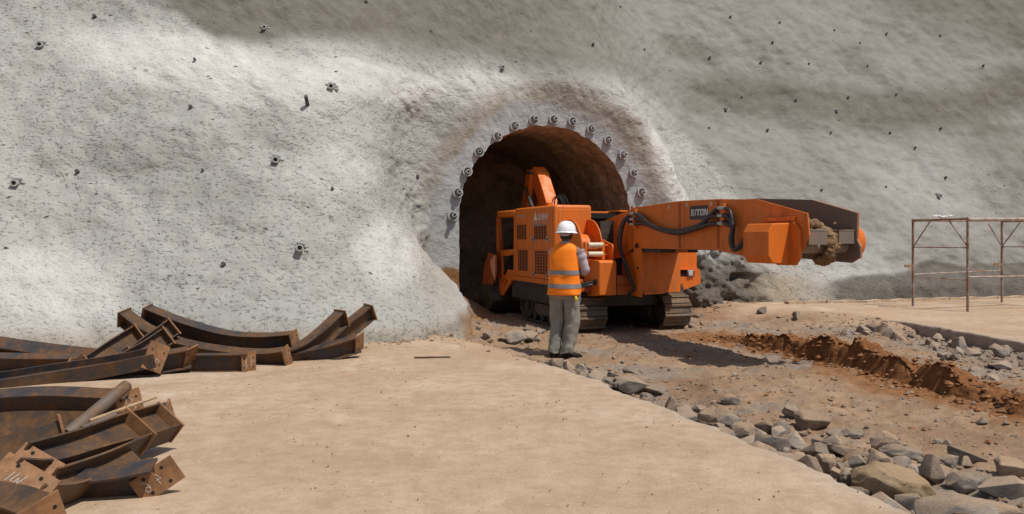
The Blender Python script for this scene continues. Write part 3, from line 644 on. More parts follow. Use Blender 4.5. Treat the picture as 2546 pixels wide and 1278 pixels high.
# chassis decks, conveyor trough inside the machine, right-hand housing
mb = MB(); bx(mb, 0.0, .70, -2.0, .25, .70, .80); bx(mb, .05, 2.22, -2.2, .40, .40, .70); mb.build('chassis', M['undercarriage'], ML, bevel=.01)
mb = MB(); bx(mb, -.012, .03, -1.93, -.02, .735, .815); side(mb, [(-1.9, .815), (-1.9, .735), (-2.0, .735), (-2.55, .40), (-2.66, .44), (-2.1, .815)], -.012, .03); mb.build('side_skirt', OR, ML, bevel=.006)
rh = MB(); side(rh, [(.28, .78), (.28, 1.50), (-.1, 1.93), (-2.4, 1.95), (-2.4, .72), (-.2, .72)], 1.86, 2.56).build('right_housing', OR, ML, bevel=.02)
mb = MB(); side(mb, [(.305, .86), (.305, .98), (.28, .98), (.28, .86)], 1.92, 2.42); mb.build('lamp_recess', M['black'], ML)
mb = MB(); front(mb, [(1.9, .985), (2.58, .985), (2.60, .74), (2.2, .62), (2.2, .70), (2.05, .70), (2.05, .86), (2.47, .86), (2.47, .98), (1.9, .98)], .28, .34); mb.build('lamp_bracket', OR, ML)
lp = bx(MB(), 2.32, 2.45, .27, .37, .865, .975).build('tail_lamp', M['chrome'], ML, bevel=.012)
mb = MB(); mb.tube([q(2.37, .36, .92), q(2.37, .382, .92)], .04, 14); mb.build('lamp_lens', M['lamp'], lp)
mb = MB(); bx(mb, 2.425, 2.452, .34, .376, .88, .96); mb.build('red_lens', M['lampred'], lp)
mb = MB(); bx(mb, .72, 1.84, -2.4, -.2, 1.86, 1.95); mb.build('inner_trough', M['black'], ML)
mb = MB(); bx(mb, .70, 1.86, -.62, -.52, 1.955, 1.99); bx(mb, 1.26, 1.62, -.66, -.10, 1.97, 2.0); mb.build('cross_member', OR, ML, bevel=.006)
mb = MB(); side(mb, [(-.4, .62), (.55, .62), (.9, .75), (.9, .80), (-.4, .80)], .70, 1.9); mb.build('front_deck', M['orange_dull'], ML, bevel=.008)
# cable drum
dr = MB()
for u in (.245, .60):
    dr.tube([q(u-.012, .08, 1.35), q(u+.012, .08, 1.35)], .485, 48)
dr.tube([q(.25, .08, 1.35), q(.60, .08, 1.35)], .235, 40)
dr.build('cable_drum', OR, ML, 30, .008, 2)
dm = bpy.data.objects['cable_drum']
mb = MB(); mb.tube([q(.58, .08, 1.35), q(.72, .08, 1.35)], .09, 20); mb.build('drum_hub', OR, dm, 30)
# fairlead with two cream rollers
fl = MB()
for u in (.255, .555): bx(fl, u-.028, u+.028, .62, .70, 1.17, 1.46)
for z in (1.255, 1.405): bx(fl, .555, .68, .64, .67, z-.012, z+.012)
bx(fl, .22, .60, .60, .635, 1.30, 1.36); fl.build('fairlead', OR, ML, bevel=.012)
flo = bpy.data.objects['fairlead']
for z in (1.265, 1.41):
    mb = MB(); mb.tube([q(.285, .70, z), q(.535, .70, z)], .04, 18); mb.build('roller', M['roller'], flo, 30)
mb = MB(); side(mb, [(.05, 1.57), (.06, 1.58), (.78, 1.42), (.80, 1.38), (.80, 1.1), (.05, 1.1)], .66, .685); mb.build('drum_bracket', OR, ML, bevel=.004)
sb = MB(); side(sb, [(.34, .56), (.90, .62), (.90, 1.14), (.86, 1.17), (.34, 1.17)], .38, .685).build('motor_cover', OR, ML, bevel=.018, seg=3)
mb = MB(); bx(mb, .1, .7, .2, .62, .66, .80); bx(mb, .05, .25, .45, .6, .80, .86); mb.build('winch_base', M['orange_dull'], ML, bevel=.01)
mb = MB(); mb.tube(bez([q(.05, .5, .80), q(.2, .72, .79), q(.4, .8, .85)], 12), .028, 10); mb.tube(bez([q(.0, .5, .74), q(.2, .75, .76), q(.38, .78, .80)], 12), .022, 10); mb.build('power_cable', M['rubber'], ML, 40)

# discharge conveyor
NP = [(-.45, 1.10), (-.42, 1.75), (.76, 1.955), (1.02, 2.0), (2.32, 2.045), (3.21, 2.03), (4.10, 1.985), (4.98, 1.79), (5.01, 1.54), (4.86, 1.30), (3.81, 1.29), (3.21, 1.36), (1.28, 1.36), (.98, 1.36), (.55, 1.20)]
FP = [(-.45, 1.20), (-.42, 1.85), (.76, 2.03), (2.32, 2.06), (3.21, 2.05), (4.27, 1.985), (5.02, 1.80), (5.01, 1.50), (5.06, 1.42), (5.06, 1.30), (4.92, 1.23), (3.81, 1.27), (3.21, 1.34), (.9, 1.34)]
cv = MB(); cv.use(OR); side(cv, NP, .935, .952); cv.build('conveyor_side', None, ML, bevel=.004)
co = bpy.data.objects['conveyor_side']
mb = MB(); mb.use(M['orange_in']); side(mb, FP, 1.600, 1.617); fp = mb.build('conveyor_side', None, ML, bevel=.004)
fp['label'] = 'worn grey-brown inner face of the far conveyor side plate'
mb = MB(); mb.use(OR); side(mb, FP, 1.6185, 1.63); mb.build('outer_skin', None, fp)
mb = MB(); bx(mb, .952, 1.60, -.4, 4.80, 1.585, 1.61); bx(mb, .952, 1.60, .8, 4.5, 1.355, 1.375); mb.build('trough_floor', M['orange_in'], ML)
# wear strip with cut-out at the discharge end
mb = MB(); bx(mb, .955, 1.20, 4.66, 4.98, 1.575, 1.60); bx(mb, 1.20, 1.235, 4.66, 4.90, 1.44, 1.60); bx(mb, .955, 1.21, 4.955, 4.985, 1.44, 1.60); bx(mb, 1.37, 1.60, 4.66, 4.98, 1.575, 1.60); bx(mb, 1.37, 1.60, 4.955, 4.985, 1.45, 1.60)
dl = mb.build('discharge_lip', M['orange_in'], ML)
mb = MB(); bx(mb, .955, 1.21, 4.955, 4.99, 1.60, 1.608); mb.build('lip_edge', M['scaf_pale'], dl)
mb = MB(); bx(mb, 1.37, 1.60, 4.955, 4.99, 1.60, 1.608); mb.build('lip_edge', M['scaf_pale'], dl)
hs = MB(); hs.tube([q(.952, 4.80, 1.425), q(1.60, 4.80, 1.425)], .085, 24); hs.build('head_shaft', M['scaf_pale'], ML, 30)
# flight chain clogged with mud
def lump(mb, c, r, seed, n=2, sq=(1,1,1)):
    bm = bmesh.new(); bmesh.ops.create_icosphere(bm, subdivisions=n, radius=1.0)
    rr = random.Random(seed); of = rr.random()*50
    vs = []
    for v in bm.verts:
        d = 1 + .28*float(fbm(v.co.x*1.7+of, v.co.y*1.7+v.co.z*1.3, 3, 500))
        vs.append(Vector((c[0]+v.co.x*r*sq[0]*d, c[1]+v.co.y*r*sq[1]*d, c[2]+v.co.z*r*sq[2]*d)))
    mb.add(vs, [tuple(x.index for x in f.verts) for f in bm.faces]); bm.free()
mb = MB()
for k in range(15):
    an = -1.9 + 3.6*k/14; lump(mb, q(1.29+.02*math.sin(k*2.1), 4.80+.165*math.cos(an), 1.425+.165*math.sin(an)), .062, 30+k, 2, (1.15, 1, 1))
for k in range(70):
    lump(mb, q(1.0+.52*random.random(), 4.78-.9*random.random()**1.2, 1.615+.08*random.random()**1.5), .018+.045*random.random()**2, 60+k, 2)
for k in range(40):
    an = random.uniform(-1.9, 1.7); lump(mb, q(1.29+random.gauss(0, .05), 4.80+.20*math.cos(an), 1.425+.20*math.sin(an)), random.uniform(.012, .035), 160+k, 1)
for k in range(9):
    lump(mb, q(1.12+.3*random.random(), 4.30-.5*random.random(), 1.68+.08*random.random()), .06+.05*random.random(), 90+k, 2)
mb.build('mud_load', M['mud'], ML, 60)
# drive motor guard on the near side
gd = MB()
pl8 = [(.615, 1.58), (.60, 1.31), (.66, 1.225), (.935, 1.21), (.935, 1.69), (.66, 1.675)]
gd.prism([(.60, 1.585), (.60, 1.31), (.66, 1.225), (.935, 1.215), (.935, 1.69), (.66, 1.68)], lambda u, z, t: (u, -t, z), 4.27, 4.74)
gd.build('drive_guard', OR, ML, bevel=.012, seg=2)
mb = MB(); side(mb, [(4.72, 1.68), (4.80, 1.70), (4.90, 1.60), (4.90, 1.30), (4.82, 1.205), (4.5, 1.20), (4.5, 1.26), (4.72, 1.26)], .895, .933)
mb.build('guard_flange', OR, ML, bevel=.006)
mb = MB(); side(mb, [(4.20, 1.71), (4.80, 1.71), (4.80, 1.76), (4.20, 1.76)], .905, .934)
for v in (4.3, 4.5, 4.7): mb.tube([q(.905, v, 1.735), q(.893, v, 1.735)], .014, 8)
mb.build('guard_strip', OR, ML, bevel=.004)
mb = MB(); mb.loft([[q(u, 4.80 + r*math.cos(2*math.pi*k/20)*.75, 1.44 + r*math.sin(2*math.pi*k/20)+.03) for k in range(20)] for u, r in ((1.632, .225), (1.71, .225), (1.82, .16), (1.86, .05))]); mb.build('bearing_cover', OR, ML, 30)
# weld seams, boss holes
for v in (.95, 2.34, 3.28):
    mb = MB(); bx(mb, .931, .9345, v-.012, v+.012, 1.38, 2.0)
    for k in range(13): 
        z = lerp(1.40, 2.0, k/12.0); bx(mb, .926, .937, v-.03+.008*(k % 2), v+.03-.008*(k % 2), z-.017, z+.017)
    mb.build('weld_seam', M['orange_dull'], co)
for v, z in ((.80, 1.885), (1.05, 1.945), (2.05, 1.965), (2.53, 1.985), (3.12, 1.975)):
    mb = MB(); mb.add([q(.9335, v+.022*math.cos(k*math.pi/5), z+.035*math.sin(k*math.pi/5)) for k in range(10)], [tuple(range(10))])
    mb.build('lifting_hole', M['chrome'], co)
# badge lettering, drawn as squared block letters
bd = MB(); pts = []
for (cv_, cz, a0_) in ((3.02, 1.93, 0), (2.64, 1.93, 90), (2.64, 1.80, 180), (3.02, 1.80, 270)):
    for k in range(5): 
        an = math.radians(a0_ + k*22.5); pts.append((cv_+.035*math.cos(an), cz+.03*math.sin(an)))
side(bd, pts, .931, .9355); bdo = bd.build('name_badge', M['badge'], co)
LET = {'S': [(0,.78,1,1),(0,.4,.28,.78),(0,.39,1,.6),(.72,.2,1,.39),(0,0,1,.21)], 'I': [(.3,0,.62,.76),(.3,.76,.9,1)], 'T': [(0,.79,1,1),(.34,0,.64,.79)],
       'O': [(0,0,.28,1),(.72,0,1,1),(.28,0,.72,.2),(.28,.8,.72,1)], 'N': [(0,0,.27,1),(.73,0,1,1),(.27,.62,.45,1),(.42,.3,.60,.7),(.56,0,.73,.4)]}
mb = MB(); vx = 2.635
for ch, wd in zip('SITON', (.078, .055, .085, .085, .085)):
    for (a, b, c, d) in LET[ch]:
        z0, z1 = 1.825+.085*b, 1.825+.085*d; sk_ = .012
        mb.add([q(.9300, vx+a*wd+sk_*b, z0), q(.9300, vx+c*wd+sk_*b, z0), q(.9300, vx+c*wd+sk_*d, z1), q(.9300, vx+a*wd+sk_*d, z1)], [(0,1,2,3)])
    vx += wd + .008 - (.012 if ch == 'I' else 0)
mb.build('badge_lettering', M['white_letter'], bdo)
# hydraulic hoses along the conveyor
HN = [[(.87, 1.15, 1.90), (.86, 1.35, 1.85), (.85, 1.7, 1.71), (.85, 2.35, 1.60), (.85, 2.95, 1.68), (.86, 3.30, 1.86), (.87, 3.38, 1.90)],
      [(.87, 1.15, 1.82), (.86, 1.40, 1.80), (.86, 1.75, 1.69), (.86, 2.35, 1.615), (.86, 2.9, 1.68), (.86, 3.2, 1.79), (.87, 3.38, 1.80)],
      [(.87, 1.15, 1.74), (.86, 1.45, 1.74), (.85, 1.8, 1.67), (.85, 2.4, 1.585), (.85, 2.9, 1.645), (.86, 3.2, 1.70), (.87, 3.38, 1.70)]]
for h in HN:
    mb = MB(); mb.tube(bez([q(*p) for p in h], 48), .030, 10); mb.build('hydraulic_hose', M['rubber'], co, 40)
for k, z0 in enumerate((1.90, 1.81, 1.72)):
    r = .032 if k else .022
    mb = MB(); mb.tube(bez([q(.87, 3.50, z0), q(.86, 3.64, z0-.04), q(.85, 3.72, 1.66), q(.85, 3.66+.02*k, 1.48), q(.85, 3.76, 1.385-.008*k), q(.84, 3.92, 1.44), q(.80, 4.08, 1.55), q(.78, 4.28, 1.60)], 40), r, 10); mb.build('hydraulic_hose', M['rubber'], co, 40)
for k in range(3):
    mb = MB(); mb.tube(bez([q(.88, 1.02, 1.90-.075*k), q(.83, .90-.02*k, 1.80), q(.80, .80-.03*k, 1.45), q(.82, .95+.02*k, 1.05), q(.88, 1.08, .75), q(.84, .98, .62)], 30), .027, 10); mb.build('hydraulic_hose', M['rubber'], co, 40)
for v in (1.10, 3.44):
    mb = MB(); bx(mb, .88, .935, v-.045, v+.045, 1.67, 1.97 if v < 2 else 1.96); ck = mb.build('hose_clamp', OR, co, bevel=.004)
    mb = MB()
    for z in ((1.90, 1.815, 1.735) if v < 2 else (1.90, 1.805, 1.705)): mb.tube([q(.87, v-.085, z), q(.87, v+.085, z)], .026, 10)
    mb.build('hose_fitting', M['chrome'], ck, 30)
mb = MB(); bx(mb, .88, .935, 3.90, 4.02, 1.53, 1.57); mb.tube([q(.90, 3.80, 1.53), q(.90, 4.05, 1.56)], .016); mb.build('hose_bracket', OR, co)
# turntable support panel under the conveyor, pivot brackets, shadow gap
mb = MB(); side(mb, [(.55, .68), (1.2, .66), (1.2, 1.30), (.55, 1.30)], .96, 1.66); mb.build('turntable_panel', OR, ML, bevel=.01)
mb = MB(); side(mb, [(.75, .62), (1.22, .60), (1.245, .70), (1.24, 1.3), (1.20, 1.42), (1.12, 1.46), (1.0, 1.40), (.93, 1.0), (.75, .8)], .935, .965) ; mb.build('pivot_bracket', OR, ML, bevel=.006)
mb = MB(); mb.tube([q(.925, 1.13, 1.05), q(.935, 1.13, 1.05)], .022, 12); mb.build('pivot_pin', M['black'], ML)
mb = MB(); mb.tube([q(.925, 1.1, 1.40), q(.94, 1.1, 1.40)], .04, 14); mb.build('pivot_pin', M['black'], ML)
mb = MB(); bx(mb, .97, 1.62, .6, 1.75, 1.30, 1.355); mb.build('shadow_gap', M['undercarriage'], ML)  # dark slab whose colour stands for the shadow under the conveyor
mb = MB(); bx(mb, 1.22, 1.42, 1.68, 1.78, 1.305, 1.345); mb.build('bearing_tab', OR, ML)
mb = MB(); front(mb, [(1.0, .685), (1.35, .685), (1.35, .65), (1.0, .64)], 1.19, 1.23); mb.build('panel_lip', OR, ML)
mb = MB(); bx(mb, .70, .95, .25, .9, .62, .92); mb.build('front_bracket', M['orange_dull'], ML, bevel=.01)
mb = MB(); bx(mb, .7, 1.84, -.3, .3, .8, 1.8); mb.build('pivot_housing', M['undercarriage'], ML)

# crawler tracks
def crawler(u0, u1):
    zc, r, vA, vB = .305, .275, -1.62, .42
    n_s = 36; arc = math.pi*r; st = vB - vA; tot = 2*st + 2*arc
    mb = MB()
    def at(s):
        s %= tot
        if s < st: return (vA+s, zc+r, 0.0)
        s -= st
        if s < arc: th_ = math.pi/2 - s/r; return (vB+r*math.cos(th_), zc+r*math.sin(th_), th_-math.pi/2)
        s -= arc
        if s < st: return (vB-s, zc-r, math.pi)
        s -= st; th_ = -math.pi/2 - s/r; return (vA+r*math.cos(th_), zc+r*math.sin(th_), th_-math.pi/2)
    for k in range(n_s):
        v, z, an = at(k*tot/n_s); tv, tz = math.cos(an), math.sin(an); nv, nz = -tz, tv; hl = tot/n_s*.47
        def pt(a, b): return (v+a*tv+b*nv, z+a*tz+b*nz)
        side(mb, [pt(-hl, -.018), pt(hl, -.018), pt(hl, .006), pt(-hl+.055, .006), pt(-hl+.045, .034), pt(-hl+.02, .036), pt(-hl, .006)], u0, u1)
    tr = mb.build('crawler_track', M['track'], ML)
    m2 = MB(); bx(m2, u0+.06, u1-.06, vA+.1, vB-.1, zc-.17, zc+.12); m2.build('track_frame', M['undercarriage'], tr, bevel=.015)
    m2 = MB(); side(m2, [(-1.2, .36), (.15, .36), (.15, .16), (-1.1, .16), (-1.25, .25)], u0+.02, u0+.06); m2.build('side_plate', mat_plain('dusty_side_plate', (.11, .085, .065), .3, .8), tr, bevel=.01)
    for nm, v, rr in (('idler_wheel', vB, .225), ('drive_sprocket', vA, .23)):
        m2 = MB(); m2.tube([q(u0+.05, v, zc), q(u1-.05, v, zc)], rr, 26); m2.tube([q(u0+.02, v, zc), q(u0+.05, v, zc)], .1, 16); m2.build(nm, M['undercarriage'], tr, 30)
    for k in range(5):
        v = lerp(vA+.35, vB-.3, k/4); m2 = MB(); m2.tube([q(u0+.03, v, zc-.17), q(u1-.03, v, zc-.17)], .085, 16); m2.build('track_roller', M['undercarriage'], tr, 30)
    for k in range(2):
        v = lerp(vA+.6, vB-.5, k); m2 = MB(); m2.tube([q(u0+.03, v, zc+.19), q(u1-.03, v, zc+.19)], .06, 14); m2.build('carrier_roller', M['undercarriage'], tr, 30)
crawler(.12, .62); crawler(1.68, 2.18)

# ------------------------------------------------------------------ curved steel rib segments stacked by the slope
STROKES = {
 '6': [[(.18,.36),(-.1,.2),(-.2,-.1),(-.08,-.33),(.15,-.28),(.2,-.08),(0,0),(-.18,-.12)]],
 '4': [[(.05,.35),(-.15,.0),(.2,.0)],[(.12,.15),(.1,-.3)]],
 '8': [[(0,0),(.12,.14),(.02,.3),(-.12,.16),(0,0),(.14,-.16),(0,-.32),(-.14,-.16),(0,0)]],
 '1': [[(.05,.3),(0,-.3)]],
 'E': [[(-.1,.3),(-.12,-.3)],[(.02,.3),(.0,-.3)],[(-.25,.1),(.25,.05)],[(-.25,-.12),(.3,-.16)]],
 'W': [[(-.4,.3),(-.2,-.25),(-.1,.1),(0,-.2)],[(.02,.25),(.2,-.15),(.1,-.2)],[(.3,.2),(.42,-.3)]],
 'M': [[(-.25,.2),(-.15,-.2),(0,.1),(.1,-.2),(.25,.2)]],
}
def ibeam(label, pts, up=(0,0,1), h=.18, b=.14, mat='steel', name='steel_rib', ends=(True, True), pn=None, pr=None, psize=None, chalk=None, stiff=(), hue=None, red=None):
    """one rolled I-section bent along pts; plates at the ends. pn / pr override normal and long direction of the last plate"""
    c = bez([P(*p) for p in pts], 18); o3 = c[len(c)//2].copy(); m_ = len(c)
    tw, tf = .011, .013
    sec = [(-h/2,-b/2),(-h/2,b/2),(-h/2+tf,b/2),(-h/2+tf,tw/2),(h/2-tf,tw/2),(h/2-tf,b/2),(h/2,b/2),(h/2,-b/2),(h/2-tf,-b/2),(h/2-tf,-tw/2),(-h/2+tf,-tw/2),(-h/2+tf,-b/2)]
    fr = []
    for i in range(m_):
        t = (c[min(i+1,m_-1)]-c[max(i-1,0)]).normalized(); hd = Vector(up); hd = (hd - t*hd.dot(t)).normalized(); fr.append((t, hd, t.cross(hd)))
    mb = MB(); mb.loft([[c[i]-o3 + p*fr[i][1] + r_*fr[i][2] for p, r_ in sec] for i in range(m_)])
    root = empty(name, o3); tag(root, label, 'steel rib', 'curved steel rib segments stacked by the slope')
    bo = mb.build('beam', M[mat], root, 25)
    def plate(cen, t, hd, bd, sh, sb, key=None, nm='end_plate'):
        Mx = Matrix((( hd.x, bd.x, t.x, cen.x), (hd.y, bd.y, t.y, cen.y), (hd.z, bd.z, t.z, cen.z), (0,0,0,1)))
        m2 = MB(); m2.use(M['plate']); m2.box((-sh/2, -sb/2, 0), (sh/2, sb/2, .016))
        m2.use(M['black'])
        if nm == 'end_plate':
            for sx in (-1, 1):
                for sy in (-1, 1):
                    m2.add([(sx*sh*.22+.010*math.cos(k*math.pi/4), sy*sb*.30+.010*math.sin(k*math.pi/4), .0175) for k in range(8)], [tuple(range(8))])
        po = m2.build(nm, None, bo if nm != 'end_plate' else root, M=Mx)
        if key:
            m3 = MB()
            n_ = len(key)
            for ki, ch in enumerate(key):
                for st in STROKES[ch]:
                    pp = [(x*sb*(1.0/n_)*1.3 + (ki-(n_-1)/2)*sb*.42/1.0*(1 if n_ > 1 else 0), y*sh*.85) for x, y in st]
                    if sh > sb*1.2 and pr: pp = [(y*sb*.62, -(x*.30 + (ki-(n_-1)/2)*.30 + .10)*sh) for x, y in st]
                    for (x0, y0), (x1, y1) in zip(pp[:-1], pp[1:]):
                        dx, dy = x1-x0, y1-y0; L = math.hypot(dx, dy) or 1; ox, oy = -dy/L*.0017, dx/L*.0017
                        m3.add([(y0+oy, x0+ox, .0185), (y1+oy, x1+ox, .0185), (y1-oy, x1-ox, .0185), (y0-oy, x0-ox, .0185)], [(0,1,2,3)])
            m3.build('chalk_mark', M['chalk'], po)
        return po
    sh, sb = psize or (h+.03, b+.03)
    if ends[0]:
        t, hd, bd = fr[0]; plate(c[0]-o3, -t, hd, -bd, sh, sb, None)
    if ends[1]:
        t, hd, bd = fr[-1]
        if pn:
            t = Vector(pn).normalized(); hd = Vector(pr) if pr else hd; hd = (hd-t*hd.dot(t)).normalized(); bd = t.cross(hd)
        plate(c[-1]-o3, t, hd, bd, sh, sb, chalk)
    for f in stiff:
        i = int(f*(m_-1)); t, hd, bd = fr[i]; plate(c[i]-o3, t, hd, bd, sh+.02, sb+.02, None, 'stiffener')
    if red:
        m4 = MB()
        for f0, f1, a_, w_ in red:
            for k in range(6):
                f = lerp(f0, f1, k/6); g = lerp(f0, f1, (k+1)/6+.02); i = int(f*(m_-1)); j = min(m_-1, int(g*(m_-1))+1)
                if j <= i: continue
                ht = a_ + .01*math.sin(k*2.3); ww = w_*(.6+.4*random.random())
                q4 = []
                for ii, s_ in ((i, -1), (j, -1), (j, 1), (i, 1)):
                    t, hd, bd = fr[ii]; q4.append(c[ii]-o3 + hd*(ht+s_*ww/2) + bd*(tw/2+.0015)*red_side)
                m4.add(q4, [(0,1,2,3)])
        m4.build('red_mark', M['redpaint'], bo)
    return root
red_side = -1
ibeam('topmost curved rib of the far stack, dark end plate raised at its left', [(365,782,9.5),(450,815,9.45),(560,846,9.35),(650,853,9.25),(731,848,9.15)], (0,-.25,1), .205, .15, 'steel', chalk='1')
ibeam('curved rib under the topmost one, its tilted left end pointing upward', [(310,790,9.45),(365,830,9.3),(450,866,9.1),(560,886,8.95),(650,893,8.85),(712,887,8.8)], (-.1,-.3,1), .19, .14, 'steel_rusty', chalk='1')
ibeam('rusty curved rib with the lower of two raised tips at the right of the stack', [(540,902,8.95),(650,902,8.95),(740,880,9.1),(800,838,9.35),(849,791,9.65)], (0,-.2,1), .20, .14, 'steel_rusty')
ibeam('curved rib with the highest raised tip at the right end of the far stack', [(690,900,9.15),(780,872,9.4),(858,824,9.75),(920,776,10.05)], (0,-.2,1), .19, .13, 'steel_rusty')
ibeam('straightish dark rib lying lowest at the right end of the far stack', [(640,903,9.0),(720,895,9.1),(800,880,9.2),(892,853,9.35)], (0,-.2,1), .19, .14, 'steel', pn=(.9,-.3,-.2))
ibeam('low dark rib in front of the far stack, its square end plate chalked 48', [(330,905,8.35),(480,903,8.38),(617,901,8.42)], (0,0,1), .19, .14, 'steel', pn=(.72,-.69,.05), psize=(.215,.16), chalk='48')
ibeam('rib ending in a small sloped plate, lowest left of the three sloped plates', [(215,912,8.35),(280,868,8.7),(338,832,8.95)], (-.5,-.1,.8), .20, .15, 'steel_rusty', chalk='1')
ibeam('rib ending in a small sloped plate, the front one of the right pair', [(300,905,8.4),(360,872,8.6),(411,838,8.8)], (-.5,-.1,.8), .20, .14, 'steel_rusty', chalk='1')
ibeam('rib ending in a small sloped plate, the upper one of the right pair', [(330,885,8.7),(380,848,8.9),(424,816,9.1)], (-.5,-.1,.8), .20, .14, 'steel', chalk='1')
ibeam('rib just behind the plate chalked 6, its own plate slanting up right', [(180,925,8.0),(330,912,8.15),(472,888,8.3)], (.1,-.2,1), .20, .14, 'steel', pn=(.85,-.25,-.45), psize=(.27,.15))
ibeam('long flat rib reaching in from the left edge to a leaning end plate chalked 6', [(-160,968,7.4),(0,952,7.5),(130,932,7.7),(260,912,7.9),(386,888,8.05)], (.1,-1,-.32), .19, .145, 'steel', pn=(.72,-.62,.12), pr=(.35,.25,.9), psize=(.28,.21), chalk='6')
ibeam('purplish grey rib leaning on the slope at the far left of the stack', [(-170,835,8.95),(0,861,8.95),(130,879,8.9),(260,893,8.85),(330,893,8.85)], (0,-.75,.75), .17, .15, 'steel', ends=(True, False))
ibeam('dark rib in the gap under the purplish grey rib at the far left', [(-150,895,8.4),(0,903,8.4),(200,905,8.4)], (0,-.3,1), .18, .14, 'steel', ends=(True, False))
# front heap
ibeam('dark arched rib along the back of the front heap, end plate chalked 8', [(-150,1026,6.3),(0,1006,6.35),(130,999,6.4),(250,1004,6.4),(322,1006,6.4)], (0,-.35,1), .20, .15, 'steel', pn=(.62,-.76,.1), psize=(.23,.19), chalk='8')
ibeam('thin looking rusty rib edge under the dark arched rib of the front heap', [(-130,1062,5.9),(60,1046,5.95),(240,1046,6.0)], (0,-1,.35), .16, .12, 'steel_rusty', ends=(False, False))
ibeam('rusty brown rib lying flat at left of the front heap, below the thin rib edge', [(-130,1105,5.5),(60,1086,5.6),(215,1080,5.7)], (0,-1,.35), .16, .12, 'steel_rusty', ends=(False, False))
ibeam('short dark rib end behind the big front rib, facing the open ground', [(230,1083,5.8),(340,1060,5.85),(424,1040,5.9)], (.1,-.3,1), .20, .15, 'steel_rusty', psize=(.24,.17))
ibeam('rib with a tall plate standing edge-on beside the steel pipes', [(-110,1150,4.95),(30,1110,5.1),(152,1072,5.25)], (.3,-.95,.1), .19, .14, 'steel_rusty', psize=(.25,.22))
ibeam('big curved rib on top of the front heap with two cross plates and red paint', [(408,1050,5.25),(320,1078,4.9),(215,1120,4.5),(88,1160,4.1)], (.74,-.30,-.60), .215, .15, 'steel_rusty', ends=(True, True), pn=(.30,-.78,.55), pr=(.82,.1,-.56), psize=(.235,.15), chalk='E', stiff=(.30,), red=[(.55,.85,.0,.03),(.42,.52,.02,.015)])
ibeam('rib low in the front heap, its broad plate scrawled with long chalk strokes', [(340,1135,4.75),(260,1160,4.5),(150,1195,4.15),(55,1200,3.82)], (.74,-.30,-.60), .19, .14, 'steel_rusty', ends=(False, True), pn=(.30,-.78,.55), pr=(.82,.1,-.56), psize=(.285,.17), chalk='W')
ibeam('dark brown rib body cut off by the lower left corner', [(-190,1265,3.6),(-60,1262,3.62),(40,1275,3.6),(110,1300,3.5)], (0,-.4,1), .19, .15, 'steel_rusty', ends=(True, True))
ibeam('dark rib under the big front rib, tilted end plate chalked 46', [(60,1232,4.25),(200,1222,4.28),(300,1210,4.3),(392,1192,4.32)], (-.1,-.25,1), .18, .15, 'steel', ends=(False, True), pn=(.25,-.96,.06), pr=(.82,.15,.55), psize=(.24,.145), chalk='46')

def tube_obj(name, label, cat, a, b, ro, ri=None, mat='pipe_steel', group=None):
    a = Vector(a); b = Vector(b); mid = (a+b)/2; mb = MB()
    if ri: mb.pipe(a-mid, b-mid, ro, ri, 18)
    else: mb.tube([a-mid, b-mid], ro, 8)
    o = mb.build(name, M[mat], None, 40); o.location = mid; tag(o, label, cat, group); return o
tube_obj('steel_pipe', 'thick grey steel pipe propped up across the front heap of ribs', 'pipe', P(166,1082,5.3), P(314,959,5.9), .044, .036, group='pipes on the front heap')
tube_obj('steel_pipe', 'short thinner grey pipe lying beside the thick pipe', 'pipe', P(205,1070,5.25), P(286,1034,5.5), .029, .022, group='pipes on the front heap')
tube_obj('steel_rod', 'thin bent-looking rod poking out past the rib ends', 'rod', P(222,1046,5.45), P(388,987,5.95), .012, None, 'wood')
tube_obj('steel_rod', 'thin rod between the short pipe and the big front rib', 'rod', P(236,1064,5.3), P(330,1052,5.5), .009, None, 'wood')
tube_obj('steel_rod', 'thin rusty rod lying alone on the open concrete', 'rod', G(1030,889,ST+.02), G(1120,888,ST+.02), .011, None, 'steel_rusty')

# ------------------------------------------------------------------ the worker, seen from behind
WX, WY = 0.69, 10.5
WZ = float(road_z(WX, WY)) + 0.005
WK = empty('person', (WX, WY, WZ), math.radians(-24))      # local +Y is where he faces, +X his right
WK.scale = (1.03, 1.03, 1.03); tag(WK, 'worker seen from behind in white helmet, orange reflective vest and grey-green trousers', 'person')
def skin_mesh(name, chains, mat, parent, sub=2):
    """chains: lists of (point, radius); equal points are shared, so everything grows into one surface"""
    me = bpy.data.meshes.new(name + '_cage'); vs, rad, es, key = [], [], [], {}
    def vid(p, r):
        k = tuple(round(x, 4) for x in p)
        if k not in key: key[k] = len(vs); vs.append(p); rad.append(r)
        return key[k]
    for ch in chains:
        ids = [vid(p, r) for p, r in ch]
        es += [(a, b) for a, b in zip(ids[:-1], ids[1:]) if a != b]
    me.from_pydata(vs, es, [])
    o = bpy.data.objects.new(name, me); COL.objects.link(o)
    sk = o.modifiers.new('skin', 'SKIN'); sk.use_smooth_shade = True
    lay = me.skin_vertices[0].data if me.skin_vertices else None
    if lay is None:
        bm = bmesh.new(); bm.from_mesh(me); bm.verts.layers.skin.verify(); bm.to_mesh(me); bm.free(); lay = me.skin_vertices[0].data
    for i, r in enumerate(rad):
        rr = r if isinstance(r, tuple) else (r, r); lay[i].radius = rr; lay[i].use_root = (i == 0)
    ss = o.modifiers.new('sub', 'SUBSURF'); ss.levels = sub; ss.render_levels = sub
    dg = bpy.context.evaluated_depsgraph_get(); dg.update()
    m2 = bpy.data.meshes.new_from_object(o.evaluated_get(dg)); m2.name = name
    o.modifiers.clear(); o.data = m2; bpy.data.meshes.remove(me)
    m2.materials.clear(); m2.materials.append(mat); o.parent = parent
    return o
